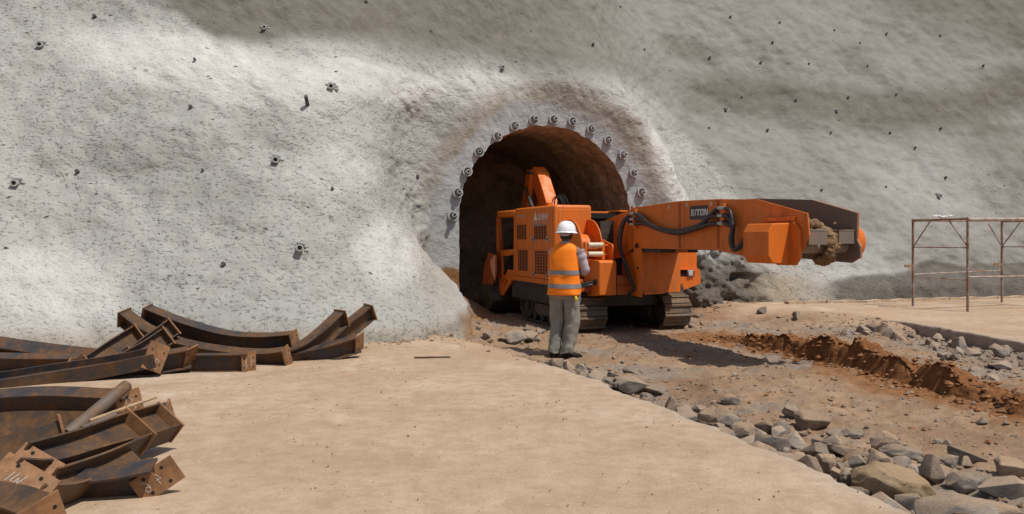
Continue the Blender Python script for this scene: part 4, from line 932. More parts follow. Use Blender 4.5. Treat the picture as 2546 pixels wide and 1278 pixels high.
def hand(wr, d, up, sgn):
    """finger chains starting inside the palm: wr wrist, d finger direction, up = back of the hand, sgn = thumb side"""
    wr = Vector(wr); d = Vector(d).normalized(); up = Vector(up).normalized(); s = d.cross(up).normalized()*sgn
    palm = wr + d*.055; ch = [[(tuple(wr), .026), (tuple(palm), (.036, .020))]]
    for k, (o_, L) in enumerate(((.030, .068), (.010, .076), (-.010, .071), (-.029, .056))):
        b = wr + d*.088 + s*o_; c1 = b + d*L*.45 - up*.012; c2 = c1 + d*L*.30 - up*.022; c3 = c2 + d*L*.12 - up*.026
        ch.append([(tuple(palm), (.036, .020)), (tuple(b), .010), (tuple(c1), .0092), (tuple(c2), .0085), (tuple(c3), .0075)])
    b = wr + d*.030 + s*.034; ch.append([(tuple(palm), (.036, .020)), (tuple(b), .013), (tuple(b + d*.034 + s*.020 - up*.010), .0105), (tuple(b + d*.060 + s*.020 - up*.020), .009)])
    return ch
pel = (0.0, .0, .90); chest = (0.0, .0, 1.22); nb = (.008, .0, 1.42); hb = (.015, .015, 1.50)
LH, LK, LA = (-.09, 0, .86), (-.115, .03, .47), (-.145, -.02, .085)
RH, RK, RA = (.09, 0, .86), (.085, .05, .47), (.035, -.01, .085)
LS, LE, LW = (-.150, .03, 1.36), (-.165, .15, 1.10), (-.04, .33, 1.12)
RS, RE, RW = (.185, .01, 1.36), (.245, .07, 1.11), (.055, .29, 1.10)
ch = [[(pel, (.145, .105)), ((0, 0, 1.05), (.135, .095)), (chest, (.155, .11)), ((0, -.005, 1.36), (.12, .085)), (nb, .056), (hb, .060), ((.016, .025, 1.575), (.078, .094)), ((.016, .022, 1.65), (.076, .094)), ((.016, .015, 1.70), (.05, .06))]]
for hp, kn, an_, toe in ((LH, LK, LA, (-.135, .14, .035)), (RH, RK, RA, (.10, .13, .035))):
    ch.append([(pel, (.145, .105)), (hp, .095), (tuple(lerp(Vector(hp), Vector(kn), .5)), .078), (kn, .056), (tuple(lerp(Vector(kn), Vector(an_), .4)), .053), (an_, .038), (toe, .030)])
for sh_, el_, wr_ in ((LS, LE, LW), (RS, RE, RW)):
    ch.append([((0, -.005, 1.36), (.12, .085)), (sh_, .056), (tuple(lerp(Vector(sh_), Vector(el_), .5)), .046), (el_, .038), (tuple(lerp(Vector(el_), Vector(wr_), .5)), .034), (wr_, .026)])
ch += hand(LW, (.55, .75, .15), (-.5, .3, .8), -1); ch += hand(RW, (-.5, .8, .2), (.5, .3, .8), 1)
body_o = skin_mesh('body', ch, M['skin'], WK)
# ears, nose and mouth belong to the head (a part of its own), hair under the helmet
hd = MB()
for sx in (-1, 1): lump(hd, (.016+sx*.079, .012, 1.575), .026, 7, 2, (.45, .8, 1.25))
lump(hd, (.016, .118, 1.565), .020, 9, 2, (.7, 1.0, 1.3)); lump(hd, (.016, .104, 1.515), .022, 10, 2, (1.2, .5, .45)); lump(hd, (.016, .095, 1.475), .03, 11, 2, (1.0, .7, .7))
fc = hd.build('face', M['skin'], WK, 60)
mb = MB()
for sx in (-1, 1): lump(mb, (.016+sx*.030, .108, 1.590), .011, 12, 2, (1.3, .5, .8))
mb.build('eye', M['hair'], fc, 60)
def ell(cx, cy, z, rx_, ry_, n=28, dz=0.0, ph=0.0, wob=0.0, seed=0):
    return [Vector((cx + rx_*math.cos(2*math.pi*k/n)*(1+wob*float(vnoise(k*.9+seed, z*9, 600+seed))), cy + ry_*math.sin(2*math.pi*k/n)*(1+wob*float(vnoise(k*.9+seed+7, z*9, 620+seed))), z + dz*math.sin(2*math.pi*k/n+ph))) for k in range(n)]
mb = MB(); mb.loft([ell(.016, .010, z, rx_, ry_) for z, rx_, ry_ in ((1.50, .060, .066), (1.53, .077, .088), (1.58, .083, .100), (1.63, .082, .099))]); mb.build('hair', M['hair'], WK, 60)
# trousers: two baggy legs that join at the seat
def leg_rings(hp, kn, an_, seed, r0, r1, r2):
    out = []; n = 26; hp, kn, an_ = Vector(hp), Vector(kn), Vector(an_)
    for i in range(34):
        t = i/33.0; z = lerp(.83, .07, t)
        c = hp.lerp(kn, min(1, t/.5)) if t < .5 else kn.lerp(an_, (t-.5)/.5)
        rr = lerp(r0, r1, min(1, t/.5)) if t < .5 else lerp(r1, r2, (t-.5)/.5)
        fold = .075*math.sin(z*40 + seed) * (0.35 + .65*sst(.55, .95, t) + .5*math.exp(-((t-.5)/.08)**2))
        ring = []
        for k in range(n):
            an = 2*math.pi*k/n; f = 1 + fold*math.sin(an*2+z*16+seed) + .10*float(vnoise(math.cos(an)*2.2+seed, z*9+math.sin(an)*2, 640+seed)) + .05*float(vnoise(math.cos(an)*5+seed, z*22+math.sin(an)*5, 650+seed))
            ring.append(Vector((c.x + rr*math.cos(an)*f, c.y + rr*.98*math.sin(an)*f - (.012 if t > .9 else 0), z + .012*math.sin(an*3+seed)*t)))
        out.append(ring)
    return out
tr = MB()
tr.loft([ell(0, 0, z, rx_, ry_, 30, 0, 0, .03, 3) for z, rx_, ry_ in ((1.0, .175, .125), (.93, .185, .132), (.86, .198, .140), (.80, .200, .142), (.755, .185, .130), (.735, .12, .09))])
tr.loft(leg_rings(LH, (-.110, .02, .45), (-.138, -.015, .07), 1, .112, .090, .079)); tr.loft(leg_rings(RH, (.085, .035, .45), (.035, -.005, .07), 5, .118, .102, .084))
tr.build('trousers', M['trouser'], WK, 80)
for (ax, ay, az), yaw in ((LA, .1), (RA, -.75)):
    mb = MB(); rings = []
    for t, w_, h_ in ((-.075, .028, .05), (-.06, .038, .075), (0, .040, .10), (.06, .043, .085), (.13, .047, .058), (.18, .043, .046), (.205, .024, .030)):
        cx = ax + t*math.sin(-yaw); cy = ay + t*math.cos(yaw)
        cx = ax - t*math.sin(yaw); px_, py_ = math.cos(yaw), math.sin(yaw)
        rings.append([Vector((cx + w_*math.cos(2*math.pi*k/18)*px_, cy + w_*math.cos(2*math.pi*k/18)*py_, max(0.0, h_*.5 + h_*.56*math.sin(2*math.pi*k/18)))) for k in range(18)])
    mb.loft(rings); sh_o = mb.build('shoe', M['shoe'], WK, 60)
# shirt: collar and both sleeves
st_ = MB()
st_.loft([ell(.010, .002, z, rx_, ry_, 26) for z, rx_, ry_ in ((1.36, .13, .09), (1.42, .082, .072), (1.455, .068, .070), (1.475, .070, .073))])
def sleeve(a, b, c, seed):
    pts = bez([a, tuple(lerp(Vector(a), Vector(b), .5)), b, tuple(lerp(Vector(b), Vector(c), .5)), c], 28); rs = []
    m_ = len(pts)
    for i in range(m_):
        t = i/(m_-1); rs.append(lerp(.075, .060, min(1, t*2)) * (1 + .06*math.sin(t*37+seed) + .05*math.sin(t*19+2*seed)) if t < .5 else lerp(.062, .046, (t-.5)*2)*(1+.07*math.sin(t*41+seed)))
    st_.tube(pts, rs, 18)
sleeve(LS, LE, LW, 1.0); sleeve(RS, RE, RW, 2.2)
st_.build('shirt', M['shirt'], WK, 80)
# hi-vis vest with two reflective bands
VR = [(1.452, .075, .074, .012), (1.435, .104, .082, .012), (1.41, .150, .096, .008), (1.38, .178, .114, .004), (1.33, .186, .124, 0), (1.26, .190, .133, 0), (1.18, .193, .136, 0), (1.10, .196, .137, 0), (1.0, .200, .140, 0), (.92, .206, .145, 0), (.84, .212, .150, 0), (.78, .214, .152, 0)]
def vest_ring(z, grow=0.0, n=40):
    zs = [r[0] for r in VR][::-1]; rx_ = np.interp(z, zs, [r[1] for r in VR][::-1]); ry_ = np.interp(z, zs, [r[2] for r in VR][::-1]); ox = np.interp(z, zs, [r[3] for r in VR][::-1])
    out = []
    for k in range(n):
        an = 2*math.pi*k/n; sc2 = 1 + .020*float(vnoise(an*1.9+3, z*7, 661)) + .028*math.sin(z*21 + an*3)*float(sst(1.3, .95, z)) + .012*math.sin(an*7+z*9)
        c_, s_ = math.cos(an), math.sin(an); p_ = 2.6
        k_ = (abs(c_)**p_ + abs(s_)**p_)**(-1/p_)
        out.append(Vector((ox - .004 + (rx_+grow)*c_*k_*sc2, (ry_+grow)*s_*k_*sc2 - .005, z + (.010*math.sin(an*2+1) if z < .8 else 0))))
    return out
mb = MB(); mb.loft([vest_ring(z) for z in [1.452, 1.435, 1.41, 1.385, 1.36] + [1.34-.02*i for i in range(28)]], cap=False); vo = mb.build('vest', M['vest'], WK, 80)
so = vo.modifiers.new('thick', 'SOLIDIFY'); so.thickness = .006
for z in (1.085, .915):
    mb = MB(); mb.loft([vest_ring(z+.027-.009*i, .005) for i in range(7)], cap=False); mb.build('reflective_band', M['band'], vo, 80)
# helmet
hl = MB(); rings = []
for i in range(13):
    a_ = i/12*math.pi/2; rings.append(ell(.018, .008, 1.595 + .142*math.sin(a_), max(.004, .119*math.cos(a_)**.72), max(.004, .140*math.cos(a_)**.72), 36))
hl.loft(rings)
ho = hl.build('helmet', M['helmet'], WK, 50)
mb = MB(); mb.loft([ell(.018, .010, 1.602, .119, .140, 36), ell(.018, .010, 1.590, .136, .158, 36, -.008), ell(.018, .010, 1.578, .139, .162, 36, -.010), ell(.018, .010, 1.576, .128, .150, 36, -.008), ell(.018, .010, 1.592, .112, .132, 36)], cap=False); mb.build('brim', M['helmet'], ho, 60)
mb = MB(); mb.loft([ell(.018, .008, 1.597, .1205, .1415, 36), ell(.018, .008, 1.607, .1205, .1412, 36)], cap=False)
for an in (-2.3, -1.9, -1.2, -.8): lump(mb, (.018+.119*math.cos(an), .008+.140*math.sin(an), 1.622), .006, 3, 1)
mb.build('helmet_ridge', M['helmet'], ho, 60)
mb = MB(); mb.loft([ell(.016, .002, 1.545, .072, .085, 26), ell(.016, .002, 1.575, .082, .098, 26)], cap=False); mb.build('head_strap', M['shirt'], ho, 60)
mb = MB(); lump(mb, (.185, -.10, .765), .026, 4, 2, (.8, .6, 1.3)); mb.build('tape_measure', M['yellow'], WK, 60)

# ------------------------------------------------------------------ scaffold frames on the right-hand slab
def scaffold(name, label, A, B, H=1.80, parts=True):
    A = Vector(A); B = Vector(B); root = empty(name, A); tag(root, label, 'scaffold frame', 'rusty scaffold frames'); w = B-A
    def tb(nm, a, b, r, mt='scaf'):
        m = MB(); m.tube([a, b], r, 10); return m.build(nm, M[mt], root, 40)
    z = Vector((0, 0, 1))
    tb('leg', z*0, z*H, .025); tb('leg', w, w+z*H, .025, 'scaf')
    tb('top_rail', z*(H-.03), w+z*(H-.03), .024); tb('mid_rail', z*(H-.58), w+z*(H-.58), .012); tb('low_rail', z*.62, w+z*.60, .012, 'scaf_pale')
    tb('brace', z*(H-.58), w*.33+z*(H-.06), .012); tb('brace', w+z*(H-.56), w*.68+z*(H-.06), .012)
    m = MB(); m.box((-.16, -.03, .80), (-.02, .03, .86)); m.build('coupler_block', M['wood'], root)
    return root
sA, sB = G(2270, 762, ST), G(2406, 775, ST)
scaffold('scaffold', 'rusty scaffold frame standing nearest the conveyor end', sA, sB)
sC = G(2491, 752, ST); sDr = Vector((sC.x, sC.y, ST)) + (Vector(sB)-Vector(sA))*1.0
scaffold('scaffold', 'rusty scaffold frame standing farther back, partly outside the picture', sC, sDr)
def rail(name, label, cat, a, b, r, mt): 
    a = Vector(a); b = Vector(b); m = MB(); m.tube([a-a, b-a], r, 8); o = m.build(name, M[mt], None, 40); o.location = a; tag(o, label, cat); return o
zz_ = lambda p, h: Vector((p.x, p.y, p.z + h))
rail('scaffold_tube', 'thick pale tube along the front scaffold top towards the farther frame', 'tube', zz_(sB, 1.76), zz_(sDr, 1.79), .035, 'scaf_pale')
rail('scaffold_tube', 'thin tube along the back scaffold tops from leg to leg', 'tube', zz_(sA, 1.76), zz_(sC, 1.79), .022, 'scaf_pale')
rail('scaffold_tube', 'thin pale tie rod low between the two front scaffold legs', 'tube', zz_(sB, .66), zz_(sDr, .64), .018, 'scaf_pale')
rail('scaffold_tube', 'thin pale tie rod low between the two back scaffold legs', 'tube', zz_(sA, .66), zz_(sC, .70), .013, 'scaf_pale')
rail('brace_rod', 'thin slanting rod bracing the farther scaffold leg on its left', 'rod', zz_(sC, 1.22), zz_(sC, 1.22)+ (Vector(sA)-Vector(sC))*.16 + Vector((0, 0, .5)), .011, 'scaf')
m = MB(); c_ = zz_(sA.lerp(sB, .55), 1.80)
for k in range(5): lump(m, (-.14+.07*k, .01*math.sin(k*3), .03+.012*math.sin(k*2)), .05, 200+k, 2, (1.3, .8, .45))
o = m.build('white_rag', M['cloth'], None, 60); o.location = c_; tag(o, 'crumpled white rag lying on top of the scaffold frame', 'rag')

# ------------------------------------------------------------------ pipes round the arch and in the slope
ORD = ['first', 'second', 'third', 'fourth', 'fifth', 'sixth', 'seventh', 'eighth', 'ninth', 'tenth', 'eleventh', 'twelfth', 'thirteenth', 'fourteenth', 'fifteenth', 'sixteenth', 'seventeenth', 'eighteenth']
RING = [(1125,538),(1137,480),(1160,427),(1190,378),(1235,340),(1278,314),(1326,299),(1375,298),(1422,302),(1468,321),(1510,349),(1546,386),(1573,431),(1593,478)]
for i, (px, py) in enumerate(RING):
    a, n_, z = surf(px, py); base = Vector(to_world(a, float(hill_n(a, z)), z))
    ax = Vector((math.sin(TH), -math.cos(TH), 0)); ax = (ax + Vector((random.uniform(-.12, .12), 0, random.uniform(-.02, .1)))).normalized()
    root = empty('grout_pipe', base); L = random.uniform(.09, .19)
    mb = MB(); mb.pipe(-ax*.05, ax*(.045 + .03*random.random()), .100, .075, 24); mb.build('collar', M['pale_pipe'], root, 40)
    ofs = Vector((random.uniform(-.02, .02), 0, random.uniform(-.02, .02)))
    mb = MB(); mb.pipe(ofs-ax*.1, ofs+ax*L, .041, .027, 14); mb.build('inner_pipe', M['pale_pipe'], root, 40)
    tag(root, 'grout-splashed pipe stub on the arch ring, %s counting from the lower left end' % ORD[i], 'pipe stub', 'pipe stubs round the tunnel arch')
for i, (px, py, lab) in enumerate([(102,115,'in a cracked hollow near the upper left corner'), (40,458,'near the left edge at mid height'), (685,400,'with a broken patch above it on the pale slope'), (822,218,'set in a small hollow high on the pale slope'),
                               (745,618,'lowest and largest of those left of the tunnel'), (657,72,'high in the dark upper band of the slope'), (2332,488,'above the scaffold frame'), (1803,272,'in a chipped patch right of the arch'), (2078,276,'in a chipped patch far right of the arch'), (1248,170,'in a chipped patch just over the arch')]):
    a, n_, z = surf(px, py); base = Vector(to_world(a, float(hill_n(a, z)), z)); ax = Vector((.25, -.93, .12)).normalized(); s_ = .052 if i not in (5, 7, 8, 9) else .04
    mb = MB(); mb.pipe(-ax*.15, ax*.10, s_, s_*.62, 18); 
    root = empty('drain_pipe', base); mb.build('pipe', M['pale_pipe'], root, 40)
    mb = MB()
    for k in range(9):
        an = k*.7+.3; lump(mb, (math.cos(an)*s_*1.7, .02, math.sin(an)*s_*1.5), s_*random.uniform(.35, .75), 300+k+i*11, 2, (1.3, .6, .8))
    mb.build('mortar_collar', M['shot_collar'] if 'shot_collar' in M else M['pale_pipe'], root, 60)
    tag(root, 'short drain pipe ' + lab, 'drain pipe', 'drain pipes in the sprayed slope')
STUB = [[(1542,18),(1815,43),(1937,58),(2073,76),(2203,85),(2337,90)], [(1474,112),(1602,124),(1763,145),(1920,106),(2137,107)], [(1890,157),(2010,160),(2155,165),(2443,164)], [(1843,242),(1978,250),(2107,243),(2227,236)],
        [(1762,319),(1907,325),(2065,330),(2212,331),(2337,320)], [(2041,473),(2202,465),(2273,368),(2350,442)]]
SR = ['topmost row', 'second row down', 'third row down', 'fourth row down', 'fifth row down', 'lowest row']
for r_, row in enumerate(STUB):
    for k, (px, py) in enumerate(row):
        a, n_, z = surf(px, py); base = Vector(to_world(a, float(hill_n(a, z)), z)); ax = Vector((.1, -.9, .35 + random.uniform(-.2, .2))).normalized(); rr = random.uniform(.022, .034)
        mb = MB(); mb.pipe(-ax*.1, ax*random.uniform(.03, .06), rr, rr*.6, 10); o = mb.build('anchor_stub', M['dark_stub'], None, 40); o.location = base
        tag(o, 'dark anchor stub high on the grey right slope, %s, %s from its left' % (SR[r_], ORD[k]), 'anchor stub', 'dark anchor stubs in the slope')
for px, py, lab in [(765,262,'upright dark bar stub left of the high drain pipe'), (194,428,'thin dark stub near the left edge of the slope'), (475,268,'small dark stub where the pale patch meets the grey one'), (557,658,'short dark square stub low on the left slope'), (505,425,'tiny dark stub in the grey patch of the left slope'),
                    (827,470,'tiny dark stub low on the pale slope midway to the arch'), (236,42,'bent dark stub near the top left corner'), (485,150,'tiny dark stub within the bright upper left patch'), (1038,440,'dark stub in a chipped hollow beside the arch'), (910,6,'dark stub at the very top left of centre')]:
    a, n_, z = surf(px, py); base = Vector(to_world(a, float(hill_n(a, z)), z)); ax = Vector((.05, -.8, .6 if py == 262 else .3)).normalized()
    mb = MB(); mb.tube([-ax*.1, ax*(.20 if py == 262 else .05)], (.020 if 'tiny' in lab else .030), 8); o = mb.build('bar_stub', M['dark_stub'], None, 40); o.location = base; tag(o, lab, 'bar stub')
# dry leaves and chips caught on the rough slope
mb = MB(); mats_ = [M['leaf'], mat_plain('pale_chip', (.55, .50, .42), .2, .9), mat_plain('brown_leaf', (.12, .07, .045), .3, .9)]
for k in range(240):
    px, py = random.uniform(0, 2540), random.uniform(5, 730)
    if 1120 < px < 2160 and py > 250 and px < 2160: 
        if px < 1640 or py > 430: continue
    a, n_, z = surf(px, py)
    if z < .1: continue
    b = Vector(to_world(a, float(hill_n(a, z)) - .012, z)); L = random.uniform(.02, .055); an = random.uniform(-.5, .5); mb.use(random.choice(mats_))
    d1 = Vector((math.cos(an), .1, math.sin(an)))*L; d2 = Vector((-math.sin(an)*.3, -.5, .8))*L*.28
    mb.add([b-d1, b+d2*.8-Vector((0, .006, 0)), b+d1, b-d2*.8-Vector((0, .006, 0))], [(0,1,2,3)])
o = mb.build('leaves', None); tag(o, 'dry leaves and pale chips caught on the sprayed slope', 'leaves', kind='stuff')
# low concrete gutter edge along the foot of the right slope
mb = MB(); prev = None
pts_ = []
for i in range(60):
    a = lerp(5.2, 16, i/59); n_ = float(hill_n(a, .12)) - .42 - .05*math.sin(a*1.3); pts_.append(Vector(to_world(a, n_, 0)))
for i in range(59):
    p0, p1 = pts_[i], pts_[i+1]; w_ = Vector((-(p1-p0).y, (p1-p0).x, 0)).normalized()*.10; h0 = .17 + .012*math.sin(i*1.7); h1 = .17 + .012*math.sin((i+1)*1.7)
    mb.add([p0-w_, p1-w_, p1+w_, p0+w_, p0-w_*.8+Vector((0,0,h0)), p1-w_*.8+Vector((0,0,h1)), p1+w_*.8+Vector((0,0,h1)), p0+w_*.8+Vector((0,0,h0))], [(0,1,5,4),(2,3,7,6),(4,5,6,7),(1,2,6,5),(3,0,4,7)])
o = mb.build('gutter_kerb', M['slab'], None); tag(o, 'low broken concrete gutter edge along the foot of the right slope', 'kerb', kind='structure')

# ------------------------------------------------------------------ loose rock: every stone a thing of its own, meshes shared between stones of one shape
def rock_mesh(seed, kind='angular', mat='rock'):
    rr = random.Random(seed); bm = bmesh.new()
    n_ = 11 if kind == 'angular' else 60
    for _ in range(n_):
        v = Vector((rr.gauss(0, 1), rr.gauss(0, 1), rr.gauss(0, 1))).normalized()
        if kind == 'angular': v = Vector((v.x*rr.uniform(.75, 1), v.y*rr.uniform(.75, 1), v.z*rr.uniform(.65, 1)))
        elif kind == 'wedge': v = Vector((v.x, v.y*.8, v.z*(1.1-.7*(v.x+1)/2)))
        bm.verts.new(v)
    r0 = bmesh.ops.convex_hull(bm, input=bm.verts); 
    bmesh.ops.delete(bm, geom=[g for g in r0['geom_interior'] if isinstance(g, bmesh.types.BMVert)], context='VERTS')
    if kind == 'angular':
        bmesh.ops.bevel(bm, geom=list(bm.edges), offset=.035, segments=1, affect='EDGES', profile=.6)
    bmesh.ops.triangulate(bm, faces=list(bm.faces))
    for _ in range(2): bmesh.ops.subdivide_edges(bm, edges=[e for e in bm.edges if e.calc_length() > .18], cuts=1, use_grid_fill=True); bmesh.ops.triangulate(bm, faces=list(bm.faces))
    if kind != 'angular': bmesh.ops.smooth_vert(bm, verts=list(bm.verts), factor=.5)
    of = rr.uniform(0, 90)
    for v in bm.verts:
        d = 1 + (.035 if kind == 'angular' else .07)*float(fbm(v.co.x*2.3+of, v.co.y*2.3+v.co.z*2.9, 3, 700)); v.co *= d
    bmesh.ops.recalc_face_normals(bm, faces=list(bm.faces))
    me = bpy.data.meshes.new('rock'); bm.to_mesh(me); bm.free(); me.materials.append(M[mat])
    me.polygons.foreach_set('use_smooth', [True]*len(me.polygons)); me.set_sharp_from_angle(angle=math.radians(24))
    xs = np.array([v.co for v in me.vertices]); ext = (xs.max(0)-xs.min(0))/2
    for v in me.vertices: v.co = (v.co[0]/ext[0], v.co[1]/ext[1], v.co[2]/ext[2])
    return me
PROTO = {'g': [rock_mesh(s, 'angular', 'rock') for s in range(1, 15)], 'b': [rock_mesh(s, 'angular', 'rock_b') for s in range(21, 29)], 'r': [rock_mesh(s, 'round', 'rock_b') for s in range(31, 35)], 'y': [rock_mesh(41, 'round', 'rock_y')], 'k': [rock_mesh(s, 'round', 'rock') for s in range(51, 54)]}
PLACED = []
def put_rock(x, y, w, d, h, kind, label, group, rz=None, sink=.28, tilt=.25, idx=None, zb=None, name='rock'):
    me = PROTO[kind][idx % len(PROTO[kind]) if idx is not None else random.randrange(len(PROTO[kind]))]
    o = bpy.data.objects.new(name, me); COL.objects.link(o)
    z = (float(road_z(x, y)) if zb is None else zb) + h/2 - sink*h
    o.location = (x, y, z); o.scale = (w/2, d/2, h/2); o.rotation_euler = (random.uniform(-tilt, tilt), random.uniform(-tilt, tilt), random.uniform(0, 6.28) if rz is None else rz)
    tag(o, label, 'rock', group); PLACED.append((x, y, max(w, d)/2)); return o
GN = 'rocks along the near slab edge'
BIG = [ # centre x, y, width, height in the photograph; kind; turn; label
 (2216,1167,190,112,'y',-.45,'big rounded ochre boulder, the largest in the near rubble strip'),
 (2197,1212,110,84,'g',-.5,'pointed grey slab leaning against the front of the ochre boulder'),
 (2392,1232,190,112,'g',-.3,'large pale grey block at the lower right, near the picture bottom'),
 (2402,1262,66,50,'b',.2,'small brown stone in front of the large pale grey block'),
 (2482,1262,96,56,'b',-.4,'brown rock at the very bottom right corner'),
 (1966,1126,142,52,'g',-.35,'long low grey slab beside the concrete edge, midway along the strip'),
 (1923,1078,94,60,'g',-.6,'sharp grey block just above the long low grey slab'),
 (1850,1047,64,46,'r',0,'round brown stone sitting left of the sharp grey block'),
 (1803,1056,52,50,'g',.3,'dark angular stone by the edge left of the round brown stone'),
 (1946,1050,42,34,'g',.2,'pale blocky stone behind the sharp grey block'),
 (2016,1040,78,46,'b',.1,'reddish brown rock behind the strip, right of the pale blocky stone'),
 (1962,1022,46,36,'g',-.8,'long thin grey stone standing at a slant behind the strip'),
 (2058,1132,56,40,'b',.3,'brown rock right beside the end of the long low grey slab'),
 (2198,1103,72,56,'r',.2,'domed purplish brown rock above the ochre boulder'),
 (2238,1138,98,36,'k',-.35,'smooth flat-topped grey stone touching the ochre boulder from behind'),
 (2316,1166,82,72,'b',-.6,'large sloping brown rock right of the ochre boulder'),
 (2398,1186,84,54,'k',-.2,'rounded grey-brown rock between the strip and the muck road'),
 (2494,1212,112,62,'g',-.6,'long grey slab at the right edge near the bottom'),
 (2512,1172,70,44,'b',-.3,'pinkish brown block at the right picture edge'),
 (2137,1145,54,40,'g',.6,'dark grey stone tucked at the left end of the ochre boulder'),
 (2112,1160,46,48,'g',.9,'steep dark stone between concrete edge and ochre boulder'),
 (2258,1216,64,40,'g',-.6,'thin tilted grey slab below the ochre boulder'),
 (2290,1246,78,40,'b',-.2,'flat brown slab half buried at the concrete edge, bottom right'),
 (1612,989,102,38,'g',-.2,'broad flat grey slab at the far end of the strip, by the concrete'),
 (1562,952,84,36,'g',-.25,'flat grey slab, second from the far end of the strip'),
 (1612,956,64,26,'g',-.3,'pale flat stone behind the second flat slab'),
 (1512,938,46,24,'g',-.2,'leaf-shaped grey slab at the far tip of the strip'),
 (1708,1014,60,62,'g',.5,'tall pointed brown-grey stone standing up in the strip'),
 (1700,1036,52,28,'g',.2,'bluish grey stone at the foot of the tall pointed stone'),
 (1762,1036,52,40,'b',.1,'brown blocky stone right of the tall pointed stone'),
 (1815,1026,58,36,'g',-.3,'grey stone behind the round brown stone'),
 (1668,974,52,42,'b',-.9,'brown half-buried slab beyond the broad flat grey slab'),
 (1562,929,34,20,'g',-.1,'small upright grey block near the far tip of the strip'),
 (1742,987,36,22,'g',.1,'dark small stone past the tall pointed stone'),
 (1816,992,52,26,'g',-.4,'dark shiny grey stone on the road side of the strip'),
 (2096,1116,84,30,'b',-.35,'long tan slab lying above the concrete edge, before the ochre boulder'),
 (2078,1076,44,30,'g',.2,'grey stone with a split face on the road side of the strip'),
 (2122,1076,50,24,'k',-.2,'small flat tan stone next to the split grey stone'),
 (2360,1150,46,30,'g',.3,'dark wedge stone right of the sloping brown rock'),
 (2404,1158,50,30,'b',.5,'brown pointed stone behind the rounded grey-brown rock'),
 (2396,1132,84,34,'g',-.5,'slanting grey slab with a dark underside on the road side'),
 (2420,1228,60,44,'b',-.3,'dark brown stone wedged right of the large pale grey block'),
 (2352,1098,26,22,'g',.2,'small dark cube-like stone alone on the muck road'),
 (2330,1098,20,16,'k',.0,'small white stone beside the dark cube-like stone'),
]
for i, (cx, cy, wp, hp, k, rz, lab) in enumerate(BIG):
    by = cy + hp*.42; zg = 0.0; d = (CH-zg)*PF/(by-PY); w = wp*d/PF; app = hp*d/PF; dep = w*.72; hh = max(app*(1.08 if wp < 100 else .86), (.42 if wp < 100 else .34)*w)
    c = P(cx, by, d + dep*.35)
    put_rock(c.x, c.y, w*1.08, dep, hh*1.05, k, lab, GN, rz, .20, .16, i)
for i, (cx, cy, wp, hp, lab) in enumerate([(1283,833,48,40,'largest grey stone of the little pile left of the worker'),(1322,836,44,30,'flat grey stone of the little pile nearest the worker'),(1308,818,30,24,'tan stone behind the flat one in the little pile'),(1344,820,26,18,'small pale stone behind the worker\'s left leg'),(1260,842,40,20,'low brown stone at the left side of the little pile'),(1213,840,26,22,'dark little stone left of the pile, by the track'),(1336,842,22,16,'small chip between the pile and the worker')]):
    by = cy + hp*.45; d = CH*PF/(by-PY); w = wp*d/PF; c = P(cx, by, d + w*.25); put_rock(c.x, c.y, w*1.1, w*.8, hp*d/PF*.95, 'g' if 'brown' not in lab else 'b', lab, 'stones by the worker', None, .15, .2, i+2)
def fill(n_, xf, ys, wr, group, lab_fn, kinds, sep=.62, sink=.3):
    k = 0; tries = 0
    while k < n_ and tries < n_*60:
        tries += 1; y = random.uniform(*ys)**1.0; x = xf(y); w = random.uniform(*wr)*random.uniform(.6, 1.0)
        if any((x-a)**2+(y-b)**2 < (sep*(w/2+r))**2 for a, b, r in PLACED): continue
        kd = random.choice(kinds)
        put_rock(x, y, w, w*random.uniform(.6, .95), w*random.uniform(.6, .95), kd, lab_fn(kd), group, None, sink, .3); k += 1
fill(200, lambda y: float(xl(y)) + .05 + abs(random.gauss(0, .33))*(1.15 if y < 6.5 else .75), (3.4, 9.0), (.08, .27), GN, lambda k: 'ordinary %s stone of the rubble strip beside the near concrete edge' % ('brown' if k in 'br' else 'grey'), 'gggbbbk', .46)
fill(70, lambda y: float(xr(y)) - .10 - abs(random.gauss(0, .62)), (7.3, 13.3), (.09, .34), 'stones along the far slab edge', lambda k: 'loose %s stone scattered below the far concrete edge' % ('brown' if k in 'br' else 'grey'), 'ggggbk', .7, .34)
for i, (cx, cy, wp, hp, lab) in enumerate([(2492,906,54,22,'broad pale flat stone beside the far slab, near the right edge'),(2420,858,46,22,'pale boulder-like stone against the far concrete edge'),(2470,940,50,18,'dark flat stone lying on grey gravel at right'),(2340,866,36,18,'tan stone in the far rubble, left of the pale boulder-like one'),(2440,1040,40,18,'grey stone on the road just below the clay ridge'),(2300,838,40,20,'grey stone at the start of the far concrete edge')]):
    by = cy + hp*.45; d = (CH)*PF/(by-PY); w = wp*d/PF; c = P(cx, by, d+w*.2); put_rock(c.x, c.y, w, w*.8, hp*d/PF*1.2, 'g', lab, 'stones along the far slab edge', None, .2, .12, i)
fill(14, lambda y: random.uniform(float(xl(y))+.8, float(xr(y))-1.3), (5.0, 12.6), (.05, .13), 'stones scattered on the muck road', lambda k: 'small %s stone lying loose on the open muck road' % ('brown' if k in 'br' else 'grey'), 'ggbk', .9, .3)
fill(12, lambda y: random.uniform(2.9, 5.3), (13.6, 16.2), (.10, .32), 'stones right of the loader', lambda k: '%s stone on the ground right of the loader, below the ragged slope foot' % ('brown' if k in 'br' else 'grey'), 'ggb', .8, .3)
fill(6, lambda y: random.uniform(-1.0, .1), (11.3, 13.6), (.05, .16), 'stones at the left jamb', lambda k: 'small %s stone at the left foot of the tunnel mouth' % ('brown' if k in 'br' else 'grey'), 'gbb', .8, .3)
